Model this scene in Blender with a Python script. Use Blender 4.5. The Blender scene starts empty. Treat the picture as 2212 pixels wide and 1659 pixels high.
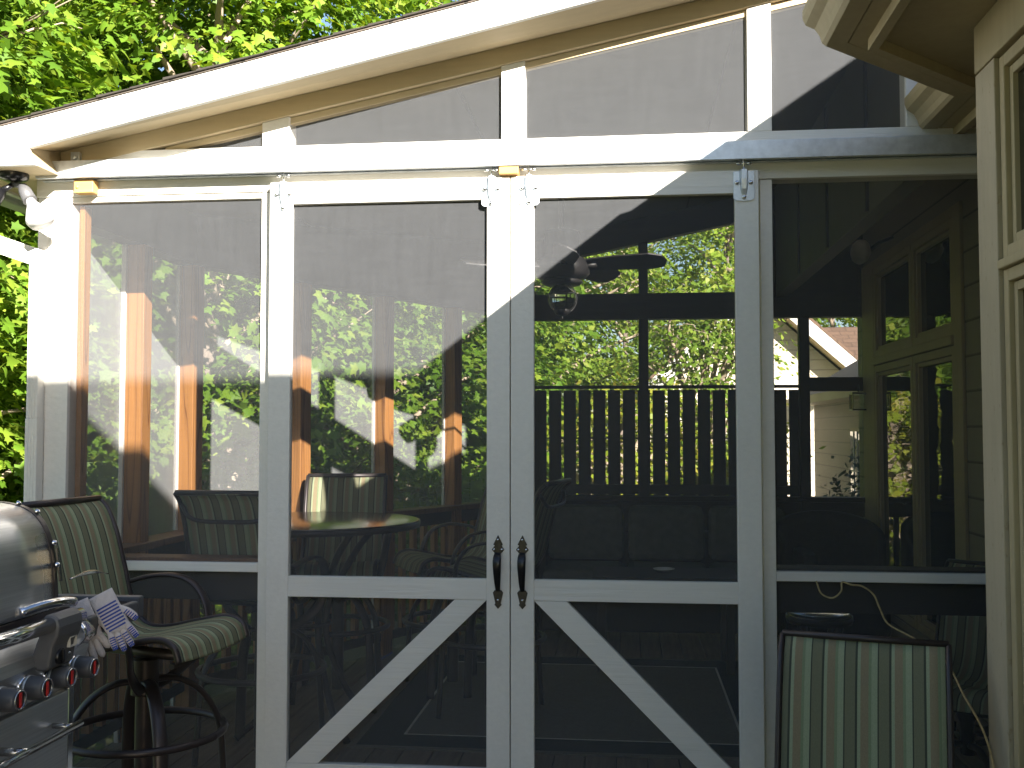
import bpy, math, random
import numpy as np
from mathutils import Vector, Matrix
random.seed(7); rng=np.random.default_rng(7)
R=math.radians
S=bpy.context.scene; COL=S.collection
# ------------------------------------------------------------ camera, sky, sun, exposure
cam=bpy.data.cameras.new('camera'); co=bpy.data.objects.new('camera',cam); COL.objects.link(co)
cam.sensor_width=36; cam.lens=36*2250/2212; cam.clip_start=.05; cam.clip_end=500
co.location=(.463,-4.225,1.5)
yaw=R(6.25); pit=math.atan((932-829.5)/2250)
fwd=Vector((-math.sin(yaw)*math.cos(pit),math.cos(yaw)*math.cos(pit),math.sin(pit)))
co.rotation_euler=fwd.to_track_quat('-Z','Y').to_euler(); S.camera=co
W=bpy.data.worlds.new('World'); S.world=W; W.use_nodes=True
sunv=Vector((.64,-1,.487)).normalized(); el=math.asin(sunv.z); az=math.atan2(sunv.x,sunv.y)
nt=W.node_tree; bg=nt.nodes['Background']; sky=nt.nodes.new('ShaderNodeTexSky')
sky.sky_type='NISHITA'; sky.sun_disc=False; sky.sun_elevation=el; sky.sun_rotation=az
sky.air_density=1; sky.dust_density=.6; sky.altitude=200
nt.links.new(sky.outputs[0],bg.inputs[0]); bg.inputs[1].default_value=.05
sl=bpy.data.lights.new('sun','SUN'); sl.energy=5; sl.angle=R(.5); sl.color=(1,.94,.85)
so=bpy.data.objects.new('sun',sl); COL.objects.link(so); so.rotation_euler=sunv.to_track_quat('Z','Y').to_euler()
so.location=(8,-12,8)
S.render.engine='CYCLES'; S.view_settings.view_transform='Standard'; S.view_settings.look='None'
S.view_settings.exposure=2.25; S.view_settings.gamma=1
S.cycles.transparent_max_bounces=24; S.cycles.max_bounces=8; S.cycles.diffuse_bounces=4
# ------------------------------------------------------------ materials
def newmat(name):
    m=bpy.data.materials.new(name); m.use_nodes=True; n=m.node_tree
    return m,n,n.nodes['Principled BSDF'],n.nodes['Material Output']
def N(n,t,**k):
    x=n.nodes.new(t)
    for a,b in k.items():
        if a in('loc',): continue
        if hasattr(x,a): setattr(x,a,b)
        else: x.inputs[a].default_value=b
    return x
def ramp(n,fac,stops):
    r=n.nodes.new('ShaderNodeValToRGB'); e=r.color_ramp.elements
    while len(e)<len(stops): e.new(.5)
    for i,(p,c) in enumerate(stops): e[i].position=p; e[i].color=(*c,1) if len(c)==3 else c
    n.links.new(fac,r.inputs[0]); return r
def coords(n,scale=(1,1,1),rot=(0,0,0),which='Object'):
    t=n.nodes.new('ShaderNodeTexCoord'); m=n.nodes.new('ShaderNodeMapping')
    m.inputs['Scale'].default_value=scale; m.inputs['Rotation'].default_value=rot
    n.links.new(t.outputs[which],m.inputs[0]); return m.outputs[0]
def grainy(name,col,rough=.6,scale=(3,3,60),amt=.15,bump=.3,dist=.002,spec=.4,rot=(0,0,0),blotch=.12,metal=0,knots=0):
    """board with stretched noise grain; scale is small along the grain"""
    m,n,p,o=newmat(name); c=coords(n,scale,rot)
    a=N(n,'ShaderNodeTexNoise',Scale=1.0,Detail=6.0,Roughness=.65); n.links.new(c,a.inputs['Vector'])
    c2=coords(n); b=N(n,'ShaderNodeTexNoise',Scale=2.3,Detail=4.0); n.links.new(c2,b.inputs['Vector'])
    lo=tuple(x*(1-amt) for x in col); hi=tuple(min(1,x*(1+amt)) for x in col)
    r=ramp(n,a.outputs[0],[(.3,lo),(.7,hi)])
    mx=N(n,'ShaderNodeMixRGB',blend_type='MULTIPLY'); mx.inputs[0].default_value=1
    r2=ramp(n,b.outputs[0],[(.3,(1-blotch,)*3),(.7,(1,1,1))])
    n.links.new(r.outputs[0],mx.inputs[1]); n.links.new(r2.outputs[0],mx.inputs[2]); n.links.new(mx.outputs[0],p.inputs['Base Color'])
    p.inputs['Roughness'].default_value=rough; p.inputs['Specular IOR Level'].default_value=spec; p.inputs['Metallic'].default_value=metal
    bp=N(n,'ShaderNodeBump',Strength=bump,Distance=dist); n.links.new(a.outputs[0],bp.inputs['Height']); n.links.new(bp.outputs[0],p.inputs['Normal'])
    return m
def plain(name,col,rough=.5,metal=0,spec=.5,noise=.1,nscale=8,bump=0,bs=60):
    m,n,p,o=newmat(name); c=coords(n)
    a=N(n,'ShaderNodeTexNoise',Scale=float(nscale),Detail=5.0); n.links.new(c,a.inputs['Vector'])
    r=ramp(n,a.outputs[0],[(.3,tuple(x*(1-noise) for x in col)),(.7,tuple(min(1,x*(1+noise)) for x in col))])
    n.links.new(r.outputs[0],p.inputs['Base Color'])
    p.inputs['Roughness'].default_value=rough; p.inputs['Metallic'].default_value=metal; p.inputs['Specular IOR Level'].default_value=spec
    if bump:
        b=N(n,'ShaderNodeTexNoise',Scale=float(bs),Detail=4.0); n.links.new(c,b.inputs['Vector'])
        bp=N(n,'ShaderNodeBump',Strength=bump,Distance=.003); n.links.new(b.outputs[0],bp.inputs['Height']); n.links.new(bp.outputs[0],p.inputs['Normal'])
    return m
M={}
PAINT=(.78,.75,.69)
M['paint_x']=grainy('painted_board_horizontal',PAINT,.55,(3,60,60),.04,1,.0035,blotch=.06)
M['paint_z']=grainy('painted_board_vertical',PAINT,.55,(40,60,55),.04,.8,.002,blotch=.06)
M['paint_d1']=grainy('painted_brace_rising',PAINT,.55,(2.5,60,90),.04,.9,.003,rot=(0,R(41),0),blotch=.06)
M['paint_d2']=grainy('painted_brace_falling',PAINT,.55,(2.5,60,90),.04,.9,.003,rot=(0,R(-41),0),blotch=.06)
M['soffit']=grainy('soffit_paint',(.56,.45,.28),.6,(3,40,40),.05,.2)  # frame paint darkened and warmed: shade and bounce light put into the colour
M['tan']=grainy('house_trim_tan',(.42,.345,.20),.6,(30,30,5),.06,.5,.002)
def stained(base):
    n=base.node_tree; p=n.nodes['Principled BSDF']; src=p.inputs['Base Color'].links[0].from_socket
    c=coords(n,(9,9,4)); a=N(n,'ShaderNodeTexNoise',Scale=5.0,Detail=6.0,Roughness=.7); n.links.new(c,a.inputs['Vector'])
    r=ramp(n,a.outputs[0],[(.60,(1,1,1)),(.68,(.62,.55,.42))])
    mx=N(n,'ShaderNodeMixRGB',blend_type='MULTIPLY'); mx.inputs[0].default_value=.7
    n.links.new(src,mx.inputs[1]); n.links.new(r.outputs[0],mx.inputs[2]); n.links.new(mx.outputs[0],p.inputs['Base Color'])
M['tan_stained']=grainy('corner_board_stained',(.44,.375,.26),.6,(30,30,5),.06,.5,.002); stained(M['tan_stained'])
def wood(name,base,dark,rot=(0,0,0),sc=(7,7,.45)):
    m,n,p,o=newmat(name); c=coords(n,sc,rot)
    w=N(n,'ShaderNodeTexNoise',Scale=1.0,Detail=1.5,Roughness=.4); n.links.new(c,w.inputs['Vector'])
    mu=N(n,'ShaderNodeMath',operation='MULTIPLY'); n.links.new(w.outputs[0],mu.inputs[0]); mu.inputs[1].default_value=13
    fr=N(n,'ShaderNodeMath',operation='FRACT'); n.links.new(mu.outputs[0],fr.inputs[0])
    c2=coords(n,(90,90,4),rot); a=N(n,'ShaderNodeTexNoise',Scale=1.0,Detail=4.0); n.links.new(c2,a.inputs['Vector'])
    mid=tuple(x*.8+y*.2 for x,y in zip(base,dark))
    r=ramp(n,fr.outputs[0],[(.0,base),(.62,tuple(x*1.06 for x in base)),(.86,mid),(.94,dark),(1,base)])
    mx=N(n,'ShaderNodeMixRGB',blend_type='MULTIPLY'); mx.inputs[0].default_value=.35
    r2=ramp(n,a.outputs[0],[(.3,(.6,.6,.6)),(.65,(1,1,1))])
    n.links.new(r.outputs[0],mx.inputs[1]); n.links.new(r2.outputs[0],mx.inputs[2]); n.links.new(mx.outputs[0],p.inputs['Base Color'])
    p.inputs['Roughness'].default_value=.6
    bp=N(n,'ShaderNodeBump',Strength=.3,Distance=.002); n.links.new(a.outputs[0],bp.inputs['Height']); n.links.new(bp.outputs[0],p.inputs['Normal'])
    return m
M['cedar']=wood('cedar_stain',(.33,.15,.045),(.15,.055,.018))
M['cedar_h']=wood('cedar_rail',(.20,.10,.045),(.09,.04,.02),(0,R(90),0))
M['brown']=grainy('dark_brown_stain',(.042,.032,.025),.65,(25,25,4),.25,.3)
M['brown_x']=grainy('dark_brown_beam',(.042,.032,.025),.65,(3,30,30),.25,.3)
M['ceiling']=grainy('porch_ceiling',(.13,.12,.09),.7,(3,12,3),.06,.1)
M['deck']=grainy('deck_board',(.20,.15,.11),.7,(40,2,20),.25,.4)
M['galv']=plain('galvanized_steel',(.62,.66,.70),.32,.55,.5,.12,30,.12,90)
M['zinc']=plain('zinc_bolt',(.75,.75,.75),.2,1.0,.5,.05)
M['black']=plain('black_iron',(.012,.012,.014),.28,.3,.6,.2,20,.25,70)
M['bronze']=plain('bronze_frame',(.055,.045,.045),.38,.4,.5,.15)
M['blockwood']=grainy('block_pine',(.62,.36,.12),.6,(4,30,30),.2,.3)
M['fan']=plain('fan_bronze',(.02,.018,.018),.45,.2)
M['plastic']=plain('grey_plastic',(.10,.10,.105),.45,0,.5,.08,30,.1)
M['knob']=plain('knob_grey',(.085,.09,.10),.4,.1,.5,.05)
M['red']=plain('knob_red',(.55,.03,.03),.4)
M['cream']=plain('cream_plastic',(.62,.58,.50),.5)
M['cotton']=plain('cotton_knit',(.68,.62,.60),.95,0,.1,.07,60,.9,160)
M['blue']=plain('blue_silicone',(.02,.06,.32),.5)
M['sofa']=plain('sofa_cloth',(.10,.105,.085),.9,0,.1,.15,20,.4)
M['darkwick']=plain('dark_wicker',(.03,.025,.02),.7,0,.3,.3,40,.5)
M['twine']=plain('jute_twine',(.42,.32,.16),.9,0,.1,.25,60)
M['rugb']=plain('rug_border',(.035,.045,.045),.95,0,.1,.15,50,.5,200)
M['rugf']=plain('rug_field',(.17,.16,.13),.95,0,.1,.12,60,.5,200)
M['bluetray']=plain('pale_blue_metal',(.66,.80,1.0),.12,.9,.6,.15,60,.15,120)  # added disc: sky reflection on the side table put into its colour
M['white']=plain('white_ceramic',(.8,.8,.8),.25)
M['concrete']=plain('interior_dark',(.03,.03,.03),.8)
def steel(name,rot):
    m,n,p,o=newmat(name); c=coords(n,(200,3,200),rot)
    a=N(n,'ShaderNodeTexNoise',Scale=1.0,Detail=3.0); n.links.new(c,a.inputs['Vector'])
    r=ramp(n,a.outputs[0],[(.3,(.60,.61,.63)),(.7,(.72,.73,.75))]); n.links.new(r.outputs[0],p.inputs['Base Color'])
    p.inputs['Metallic'].default_value=1
    c2=coords(n); b=N(n,'ShaderNodeTexNoise',Scale=3.0,Detail=3.0); n.links.new(c2,b.inputs['Vector'])
    rr=ramp(n,b.outputs[0],[(.3,(.26,)*3),(.7,(.42,)*3)]); n.links.new(rr.outputs[0],p.inputs['Roughness'])
    bp=N(n,'ShaderNodeBump',Strength=.06,Distance=.001); n.links.new(a.outputs[0],bp.inputs['Height']); n.links.new(bp.outputs[0],p.inputs['Normal'])
    return m
M['steel']=steel('brushed_steel',(0,0,0))
M['chrome']=plain('polished_steel',(.72,.72,.74),.12,1,.5,.05)
def shingle(name,c1,c2,sx=3.3,sy=7,which='UV'):
    m,n,p,o=newmat(name); c=coords(n,(1,1,1),which='Object')
    b=n.nodes.new('ShaderNodeTexBrick'); n.links.new(c,b.inputs['Vector'])
    b.inputs['Scale'].default_value=1; b.inputs['Brick Width'].default_value=.3; b.inputs['Row Height'].default_value=.14
    b.inputs['Mortar Size'].default_value=.008; b.inputs['Color1'].default_value=(*c1,1); b.inputs['Color2'].default_value=(*c2,1)
    b.inputs['Mortar'].default_value=(*[x*.4 for x in c1],1)
    a=N(n,'ShaderNodeTexNoise',Scale=40.0,Detail=4.0); n.links.new(c,a.inputs['Vector'])
    mx=N(n,'ShaderNodeMixRGB',blend_type='MULTIPLY'); mx.inputs[0].default_value=.6
    r2=ramp(n,a.outputs[0],[(.3,(.55,.55,.55)),(.7,(1,1,1))])
    n.links.new(b.outputs[0],mx.inputs[1]); n.links.new(r2.outputs[0],mx.inputs[2]); n.links.new(mx.outputs[0],p.inputs['Base Color'])
    p.inputs['Roughness'].default_value=.9; return m
M['shingle']=shingle('roof_shingles',(.10,.085,.07),(.15,.12,.10))
M['shingle_tan']=shingle('tan_shingles',(.20,.125,.085),(.15,.095,.065)); M['shingle_grey']=shingle('grey_shingles',(.07,.065,.065),(.10,.09,.085))
def siding(name,col,step=.19):
    m,n,p,o=newmat(name); t=n.nodes.new('ShaderNodeTexCoord'); s=n.nodes.new('ShaderNodeSeparateXYZ'); n.links.new(t.outputs['Object'],s.inputs[0])
    d=N(n,'ShaderNodeMath',operation='DIVIDE'); n.links.new(s.outputs[2],d.inputs[0]); d.inputs[1].default_value=step
    f=N(n,'ShaderNodeMath',operation='FRACT'); n.links.new(d.outputs[0],f.inputs[0])
    r=ramp(n,f.outputs[0],[(0,tuple(x*.35 for x in col)),(.05,tuple(x*.5 for x in col)),(.09,col)])
    n.links.new(r.outputs[0],p.inputs['Base Color']); p.inputs['Roughness'].default_value=.65
    bp=N(n,'ShaderNodeBump',Strength=.8,Distance=.02); n.links.new(f.outputs[0],bp.inputs['Height']); bp.invert=True; n.links.new(bp.outputs[0],p.inputs['Normal'])
    return m
M['siding']=siding('lap_siding_tan',(.27,.24,.165)); M['siding_n']=siding('lap_siding_cream',(.72,.64,.50))
# insect screen: fine weave, part open, part dark thread that brightens in direct sun
def screenmat(name,col,tcol):
    m,n,p,o=newmat(name); n.nodes.remove(p)
    tr=n.nodes.new('ShaderNodeBsdfTransparent'); df=n.nodes.new('ShaderNodeBsdfDiffuse'); df.inputs[0].default_value=col
    tl=n.nodes.new('ShaderNodeBsdfTranslucent'); tl.inputs[0].default_value=tcol
    m1=n.nodes.new('ShaderNodeMixShader'); m1.inputs[0].default_value=.25
    n.links.new(df.outputs[0],m1.inputs[1]); n.links.new(tl.outputs[0],m1.inputs[2])
    m2=n.nodes.new('ShaderNodeMixShader')
    c=coords(n,(40,40,6)); a=N(n,'ShaderNodeTexNoise',Scale=1.0,Detail=2.0); n.links.new(c,a.inputs['Vector'])
    c2=coords(n,(6,6,60)); b=N(n,'ShaderNodeTexNoise',Scale=1.0,Detail=2.0); n.links.new(c2,b.inputs['Vector'])
    ad=N(n,'ShaderNodeMath',operation='ADD'); n.links.new(a.outputs[0],ad.inputs[0]); n.links.new(b.outputs[0],ad.inputs[1])
    mr=n.nodes.new('ShaderNodeMapRange'); mr.inputs[1].default_value=.6; mr.inputs[2].default_value=1.4; mr.inputs[3].default_value=.725; mr.inputs[4].default_value=.675
    n.links.new(ad.outputs[0],mr.inputs[0])
    g=n.nodes.new('ShaderNodeNewGeometry'); dt=N(n,'ShaderNodeVectorMath',operation='DOT_PRODUCT'); n.links.new(g.outputs['Normal'],dt.inputs[0]); n.links.new(g.outputs['Incoming'],dt.inputs[1])
    ab=N(n,'ShaderNodeMath',operation='ABSOLUTE'); n.links.new(dt.outputs['Value'],ab.inputs[0])
    mxx=N(n,'ShaderNodeMath',operation='MAXIMUM'); n.links.new(ab.outputs[0],mxx.inputs[0]); mxx.inputs[1].default_value=.25
    iv=N(n,'ShaderNodeMath',operation='DIVIDE'); iv.inputs[0].default_value=1; n.links.new(mxx.outputs[0],iv.inputs[1])
    pw=N(n,'ShaderNodeMath',operation='POWER'); n.links.new(mr.outputs[0],pw.inputs[0]); n.links.new(iv.outputs[0],pw.inputs[1])
    om=N(n,'ShaderNodeMath',operation='SUBTRACT'); om.inputs[0].default_value=1; n.links.new(pw.outputs[0],om.inputs[1])
    n.links.new(om.outputs[0],m2.inputs[0]); n.links.new(tr.outputs[0],m2.inputs[1]); n.links.new(m1.outputs[0],m2.inputs[2])
    n.links.new(m2.outputs[0],o.inputs[0]); return m
M['screen']=screenmat('insect_screen',(.215,.223,.235,1),(.10,.10,.105,1)); M['screen_side']=screenmat('dusty_insect_screen',(.52,.53,.55,1),(.10,.10,.105,1))  # side mesh made paler: the glow of its sun patches put into the colour
def glass(name,bump,tint=(.01,.012,.012)):
    m,n,p,o=newmat(name); p.inputs['Base Color'].default_value=(*tint,1); p.inputs['Roughness'].default_value=.02
    p.inputs['IOR'].default_value=1.9; p.inputs['Specular IOR Level'].default_value=.9
    c=coords(n,(1.5,1.5,9)); a=N(n,'ShaderNodeTexNoise',Scale=1.0,Detail=2.0); n.links.new(c,a.inputs['Vector'])
    bp=N(n,'ShaderNodeBump',Strength=bump,Distance=.02); n.links.new(a.outputs[0],bp.inputs['Height']); n.links.new(bp.outputs[0],p.inputs['Normal'])
    return m
M['glass']=glass('window_glass',.12); M['glass_flat']=glass('window_glass_flat',.01)
M['tabletop']=glass('hammered_glass_top',.0,(.05,.032,.02))
def hammered(m):
    n=m.node_tree; p=n.nodes['Principled BSDF']; c=coords(n); a=N(n,'ShaderNodeTexVoronoi',Scale=45.0); n.links.new(c,a.inputs['Vector'])
    bp=N(n,'ShaderNodeBump',Strength=.16,Distance=.004); n.links.new(a.outputs[0],bp.inputs['Height']); n.links.new(bp.outputs[0],p.inputs['Normal']); p.inputs['Roughness'].default_value=.17
hammered(M['tabletop'])
def clearglass():
    m,n,p,o=newmat('clear_globe'); p.inputs['Base Color'].default_value=(.85,.9,.88,1); p.inputs['Transmission Weight'].default_value=1
    p.inputs['Roughness'].default_value=.02; p.inputs['IOR'].default_value=1.45; return m
M['globe']=clearglass()
def stripes():
    m,n,p,o=newmat('striped_sling_fabric'); t=n.nodes.new('ShaderNodeTexCoord'); s=n.nodes.new('ShaderNodeSeparateXYZ'); n.links.new(t.outputs['Object'],s.inputs[0])
    d=N(n,'ShaderNodeMath',operation='MULTIPLY_ADD'); n.links.new(s.outputs[1],d.inputs[0]); d.inputs[1].default_value=1/.094; d.inputs[2].default_value=10.12
    f=N(n,'ShaderNodeMath',operation='FRACT'); n.links.new(d.outputs[0],f.inputs[0])
    tan=(.29,.24,.15); gr=(.24,.29,.17); lt=(.34,.38,.24); ol=(.20,.20,.125); dk=(.075,.08,.06)
    r=ramp(n,f.outputs[0],[(0,lt),(.06,tan),(.30,gr),(.38,lt),(.56,dk),(.60,ol),(.86,ol),(.90,dk),(.965,lt)])
    r.color_ramp.interpolation='CONSTANT'
    c=coords(n,(1,1,1)); a=N(n,'ShaderNodeTexNoise',Scale=420.0,Detail=2.0); n.links.new(c,a.inputs['Vector'])
    mx=N(n,'ShaderNodeMixRGB',blend_type='MULTIPLY'); mx.inputs[0].default_value=.45
    r2=ramp(n,a.outputs[0],[(.35,(.6,.6,.6)),(.65,(1,1,1))]); n.links.new(r.outputs[0],mx.inputs[1]); n.links.new(r2.outputs[0],mx.inputs[2])
    n.links.new(mx.outputs[0],p.inputs['Base Color']); p.inputs['Roughness'].default_value=.85; p.inputs['Specular IOR Level'].default_value=.15
    bp=N(n,'ShaderNodeBump',Strength=.3,Distance=.001); n.links.new(a.outputs[0],bp.inputs['Height']); n.links.new(bp.outputs[0],p.inputs['Normal'])
    return m
M['sling']=stripes()
def leafmat(name,c1,c2,c3,tr=.35):
    m,n,p,o=newmat(name); g=n.nodes.new('ShaderNodeNewGeometry')
    r=ramp(n,g.outputs['Random Per Island'],[(0,c1),(.55,c2),(.93,c3)])
    c=coords(n); a=N(n,'ShaderNodeTexNoise',Scale=.5,Detail=2.0); n.links.new(c,a.inputs['Vector'])
    r2=ramp(n,a.outputs[0],[(.35,(.65,.72,.6)),(.65,(1.15,1.1,1.0))])
    mx=N(n,'ShaderNodeMixRGB',blend_type='MULTIPLY'); mx.inputs[0].default_value=1
    n.links.new(r.outputs[0],mx.inputs[1]); n.links.new(r2.outputs[0],mx.inputs[2])
    n.links.new(mx.outputs[0],p.inputs['Base Color']); p.inputs['Roughness'].default_value=.5; p.inputs['Specular IOR Level'].default_value=.3
    tl=n.nodes.new('ShaderNodeBsdfTranslucent'); h=N(n,'ShaderNodeMixRGB',blend_type='MULTIPLY'); h.inputs[0].default_value=1; h.inputs[2].default_value=(1.5,1.35,.5,1)
    n.links.new(mx.outputs[0],h.inputs[1]); n.links.new(h.outputs[0],tl.inputs[0])
    ms=n.nodes.new('ShaderNodeMixShader'); ms.inputs[0].default_value=tr
    n.links.new(p.outputs[0],ms.inputs[1]); n.links.new(tl.outputs[0],ms.inputs[2]); n.links.new(ms.outputs[0],o.inputs[0]); return m
M['leaf']=leafmat('maple_leaf',(.085,.17,.015),(.13,.235,.022),(.22,.30,.035))
M['leaf2']=leafmat('far_leaf',(.13,.22,.025),(.20,.31,.035),(.28,.33,.06))
M['leaf3']=leafmat('yellowing_leaf',(.17,.24,.02),(.26,.32,.03),(.34,.30,.05))
M['leafd']=leafmat('juniper_leaf',(.02,.045,.02),(.03,.06,.03),(.06,.09,.04),.1)
M['bark']=grainy('bark',(.20,.16,.13),.9,(12,12,3),.4,1,.02)
M['twig']=plain('twig',(.34,.27,.20),.8,0,.2,.2)
def grass():
    m,n,p,o=newmat('lawn'); c=coords(n); a=N(n,'ShaderNodeTexNoise',Scale=.6,Detail=8.0); n.links.new(c,a.inputs['Vector'])
    r=ramp(n,a.outputs[0],[(.3,(.04,.08,.02)),(.5,(.08,.13,.03)),(.7,(.11,.10,.05))]); n.links.new(r.outputs[0],p.inputs['Base Color'])
    p.inputs['Roughness'].default_value=.95
    bp=N(n,'ShaderNodeBump',Strength=1,Distance=.1); n.links.new(a.outputs[0],bp.inputs['Height']); n.links.new(bp.outputs[0],p.inputs['Normal']); return m
M['grass']=grass()
# ------------------------------------------------------------ mesh helpers
class MB:
    def __init__(s): s.v=[]; s.f=[]; s.sm=[]
    def add(s,vs,fs,smooth=False):
        b=len(s.v); s.v+=[tuple(v) for v in vs]
        for f in fs: s.f.append(tuple(b+i for i in f)); s.sm.append(smooth)
        return s
    def box(s,x0,x1,y0,y1,z0,z1):
        return s.add([(x0,y0,z0),(x1,y0,z0),(x1,y1,z0),(x0,y1,z0),(x0,y0,z1),(x1,y0,z1),(x1,y1,z1),(x0,y1,z1)],
          [(0,3,2,1),(4,5,6,7),(0,1,5,4),(1,2,6,5),(2,3,7,6),(3,0,4,7)])
    def hexa(s,b,t):   # bottom 4 points, top 4 points
        return s.add(list(b)+list(t),[(0,3,2,1),(4,5,6,7),(0,1,5,4),(1,2,6,5),(2,3,7,6),(3,0,4,7)])
    def prism(s,poly,d):  # closed polygon (3D points) extruded by vector d
        n=len(poly); d=Vector(d); p=[Vector(q) for q in poly]
        return s.add(p+[q+d for q in p],[tuple(range(n))[::-1],tuple(range(n,2*n))]+[(i,(i+1)%n,n+(i+1)%n,n+i) for i in range(n)])
    def tube(s,pts,r,n=10,caps=True,flat=None):
        pts=[Vector(p) for p in pts]; k=len(pts); rs=r if hasattr(r,'__len__') else [r]*k
        T=[(pts[min(i+1,k-1)]-pts[max(i-1,0)]).normalized() for i in range(k)]
        up=Vector((0,0,1)) if abs(T[0].z)<.9 else Vector((1,0,0)); A=(up-T[0]*up.dot(T[0])).normalized(); vs=[]
        for i in range(k):
            A=(A-T[i]*A.dot(T[i])).normalized(); B=T[i].cross(A)
            for j in range(n):
                a=2*math.pi*j/n; ca,sa=math.cos(a),math.sin(a)
                if flat: ca*=flat[0]; sa*=flat[1]
                vs.append(pts[i]+(A*ca+B*sa)*rs[i])
        fs=[(i*n+j,i*n+(j+1)%n,(i+1)*n+(j+1)%n,(i+1)*n+j) for i in range(k-1) for j in range(n)]
        b=len(s.v); s.add(vs,fs,True)
        if caps: s.f+=[tuple(b+j for j in range(n))[::-1],tuple(b+(k-1)*n+j for j in range(n))]; s.sm+=[False,False]
        return s
    def lathe(s,prof,n=24,c=(0,0,0),ax='z'):
        vs=[]
        for (r,z) in prof:
            for j in range(n):
                a=2*math.pi*j/n; q=(r*math.cos(a),r*math.sin(a),z)
                if ax=='x': q=(q[2],q[0],q[1])
                if ax=='y': q=(q[0],q[2],q[1])
                vs.append((c[0]+q[0],c[1]+q[1],c[2]+q[2]))
        k=len(prof); fs=[(i*n+j,i*n+(j+1)%n,(i+1)*n+(j+1)%n,(i+1)*n+j) for i in range(k-1) for j in range(n)]
        return s.add(vs,fs,True)
    def grid(s,fn,nu,nv,smooth=True,closed=False):
        vs=[fn(i/(nu-1),j/(nv-1)) for i in range(nu) for j in range(nv)]
        fs=[(i*nv+j,(i+1)*nv+j,(i+1)*nv+j+1,i*nv+j+1) for i in range(nu-1) for j in range(nv-1)]
        return s.add(vs,fs,smooth)
    def build(s,name,mat,parent=None,bevel=0,solid=0,sub=0,xf=None):
        me=bpy.data.meshes.new(name); me.from_pydata(s.v,[],s.f); me.update()
        me.polygons.foreach_set('use_smooth',s.sm)
        import bmesh; bm=bmesh.new(); bm.from_mesh(me); bmesh.ops.recalc_face_normals(bm,faces=bm.faces); bm.to_mesh(me); bm.free()
        me.materials.append(M[mat]); o=bpy.data.objects.new(name,me); COL.objects.link(o)
        if parent:
            o.parent=parent
            if xf is None and not parent.get('_local'):
                w=parent
                L=Matrix.Identity(4)
                while w: L=(Matrix.Translation(w.location) @ w.rotation_euler.to_matrix().to_4x4() if w.type=='EMPTY' else Matrix.Identity(4)) @ L; w=w.parent
                if parent.type=='EMPTY': o.matrix_parent_inverse=L.inverted()
        if solid: q=o.modifiers.new('solid','SOLIDIFY'); q.thickness=solid; q.offset=0
        if sub: q=o.modifiers.new('sub','SUBSURF'); q.levels=sub; q.render_levels=sub
        if bevel: q=o.modifiers.new('bevel','BEVEL'); q.width=bevel; q.segments=2; q.limit_method='ANGLE'; q.angle_limit=R(40)
        return o
def tag(o,label=None,cat=None,group=None,kind=None):
    if label:o['label']=label
    if cat:o['category']=cat
    if group:o['group']=group
    if kind:o['kind']=kind
    return o
def thing(name,label,cat,loc=(0,0,0),rz=0,group=None,local=False):
    o=bpy.data.objects.new(name,None); COL.objects.link(o); o.location=loc; o.rotation_euler=(0,0,rz); o.empty_display_size=.1
    tag(o,label,cat,group)
    if local: LOCAL.append(o); o['_local']=1
    return o
LOCAL=[]
def kids(o): return [c for c in bpy.data.objects if c.parent==o]
def copy_tree(o,parent=None):
    c=o.copy(); COL.objects.link(c); c.parent=parent
    for ch in kids(o): copy_tree(ch,c)
    return c
def bx(*a): return MB().box(*a)
# ------------------------------------------------------------ the setting
tag(bx(-80,80,-60,110,-3.2,-2.8).build('ground','grass'),kind='structure')
dk=MB(); x=-2.3
while x<1.35:
    dk.box(x,x+.136,-5.7,-.02,-.045,0); x+=.142
tag(dk.build('deck','deck',bevel=.003),kind='structure')
fl=MB(); x=-2.0
while x<2.3:
    xe=x+.136
    # boards follow the cut corner of the porch
    ye=4.12 if x>-.47 else max(.2,1.3+(xe+1.95)/.536)
    fl.box(x,xe,.0,min(ye,4.12),-.045,.002); x+=.142
tag(fl.build('porch_floor','deck',bevel=.003),kind='structure')
sk=MB().box(-2.1,2.4,.02,4.2,-.35,-.05).box(-2.3,1.5,-5.8,.0,-.35,-.06); tag(sk.build('deck_frame','brown'),kind='structure')
# ------------------------------------------------------------ screened porch
zb=lambda x:3.10+.2*x
zf=lambda x:3.088+.22*x
P=thing('screened_porch','screened porch with cream painted frame and sloping roof behind the grill','porch',(0,0,0))
# front posts and boards (front plane y=0)
def part(mb,name,mat,bev=.003,par=None): return mb.build(name,mat,par or P,bevel=bev)
dsp=MB().box(-2.072,-2.018,-.055,.0,-.02,1.555).box(-2.070,-2.020,-.053,.0,1.556,2.27)
for q in (-2.058,-2.045,-2.032): dsp.box(q-.002,q+.002,-.0575,-.0535,-.02,2.25)
dsp.hexa([(-2.50,-.055,2.36),(-2.50,.0,2.36),(-2.072,.0,2.215),(-2.072,-.055,2.215)],[(-2.50,-.055,2.44),(-2.50,.0,2.44),(-2.018,.0,2.275),(-2.018,-.055,2.275)])
dsp.box(-2.555,-2.501,-.055,.0,2.362,2.61)
part(dsp,'downspout','paint_z',.003)
part(bx(-2.60,-2.505,-.25,1.45,2.61,2.72),'gutter','paint_x',.01)
part(bx(-2.066,-2.018,.002,.12,-.02,2.51),'corner_trim','paint_z')
part(bx(-2.015,-1.914,-.004,.10,-.02,2.51),'corner_post','paint_z')
part(bx(-1.065,-1.022,.0,.09,.06,2.51),'post','paint_z')
part(bx(1.0,1.049,-.002,.09,-.02,2.51),'post','paint_z')
part(bx(-1.913,-1.066,.001,.04,2.486,2.511),'head_rail','paint_x')
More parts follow.
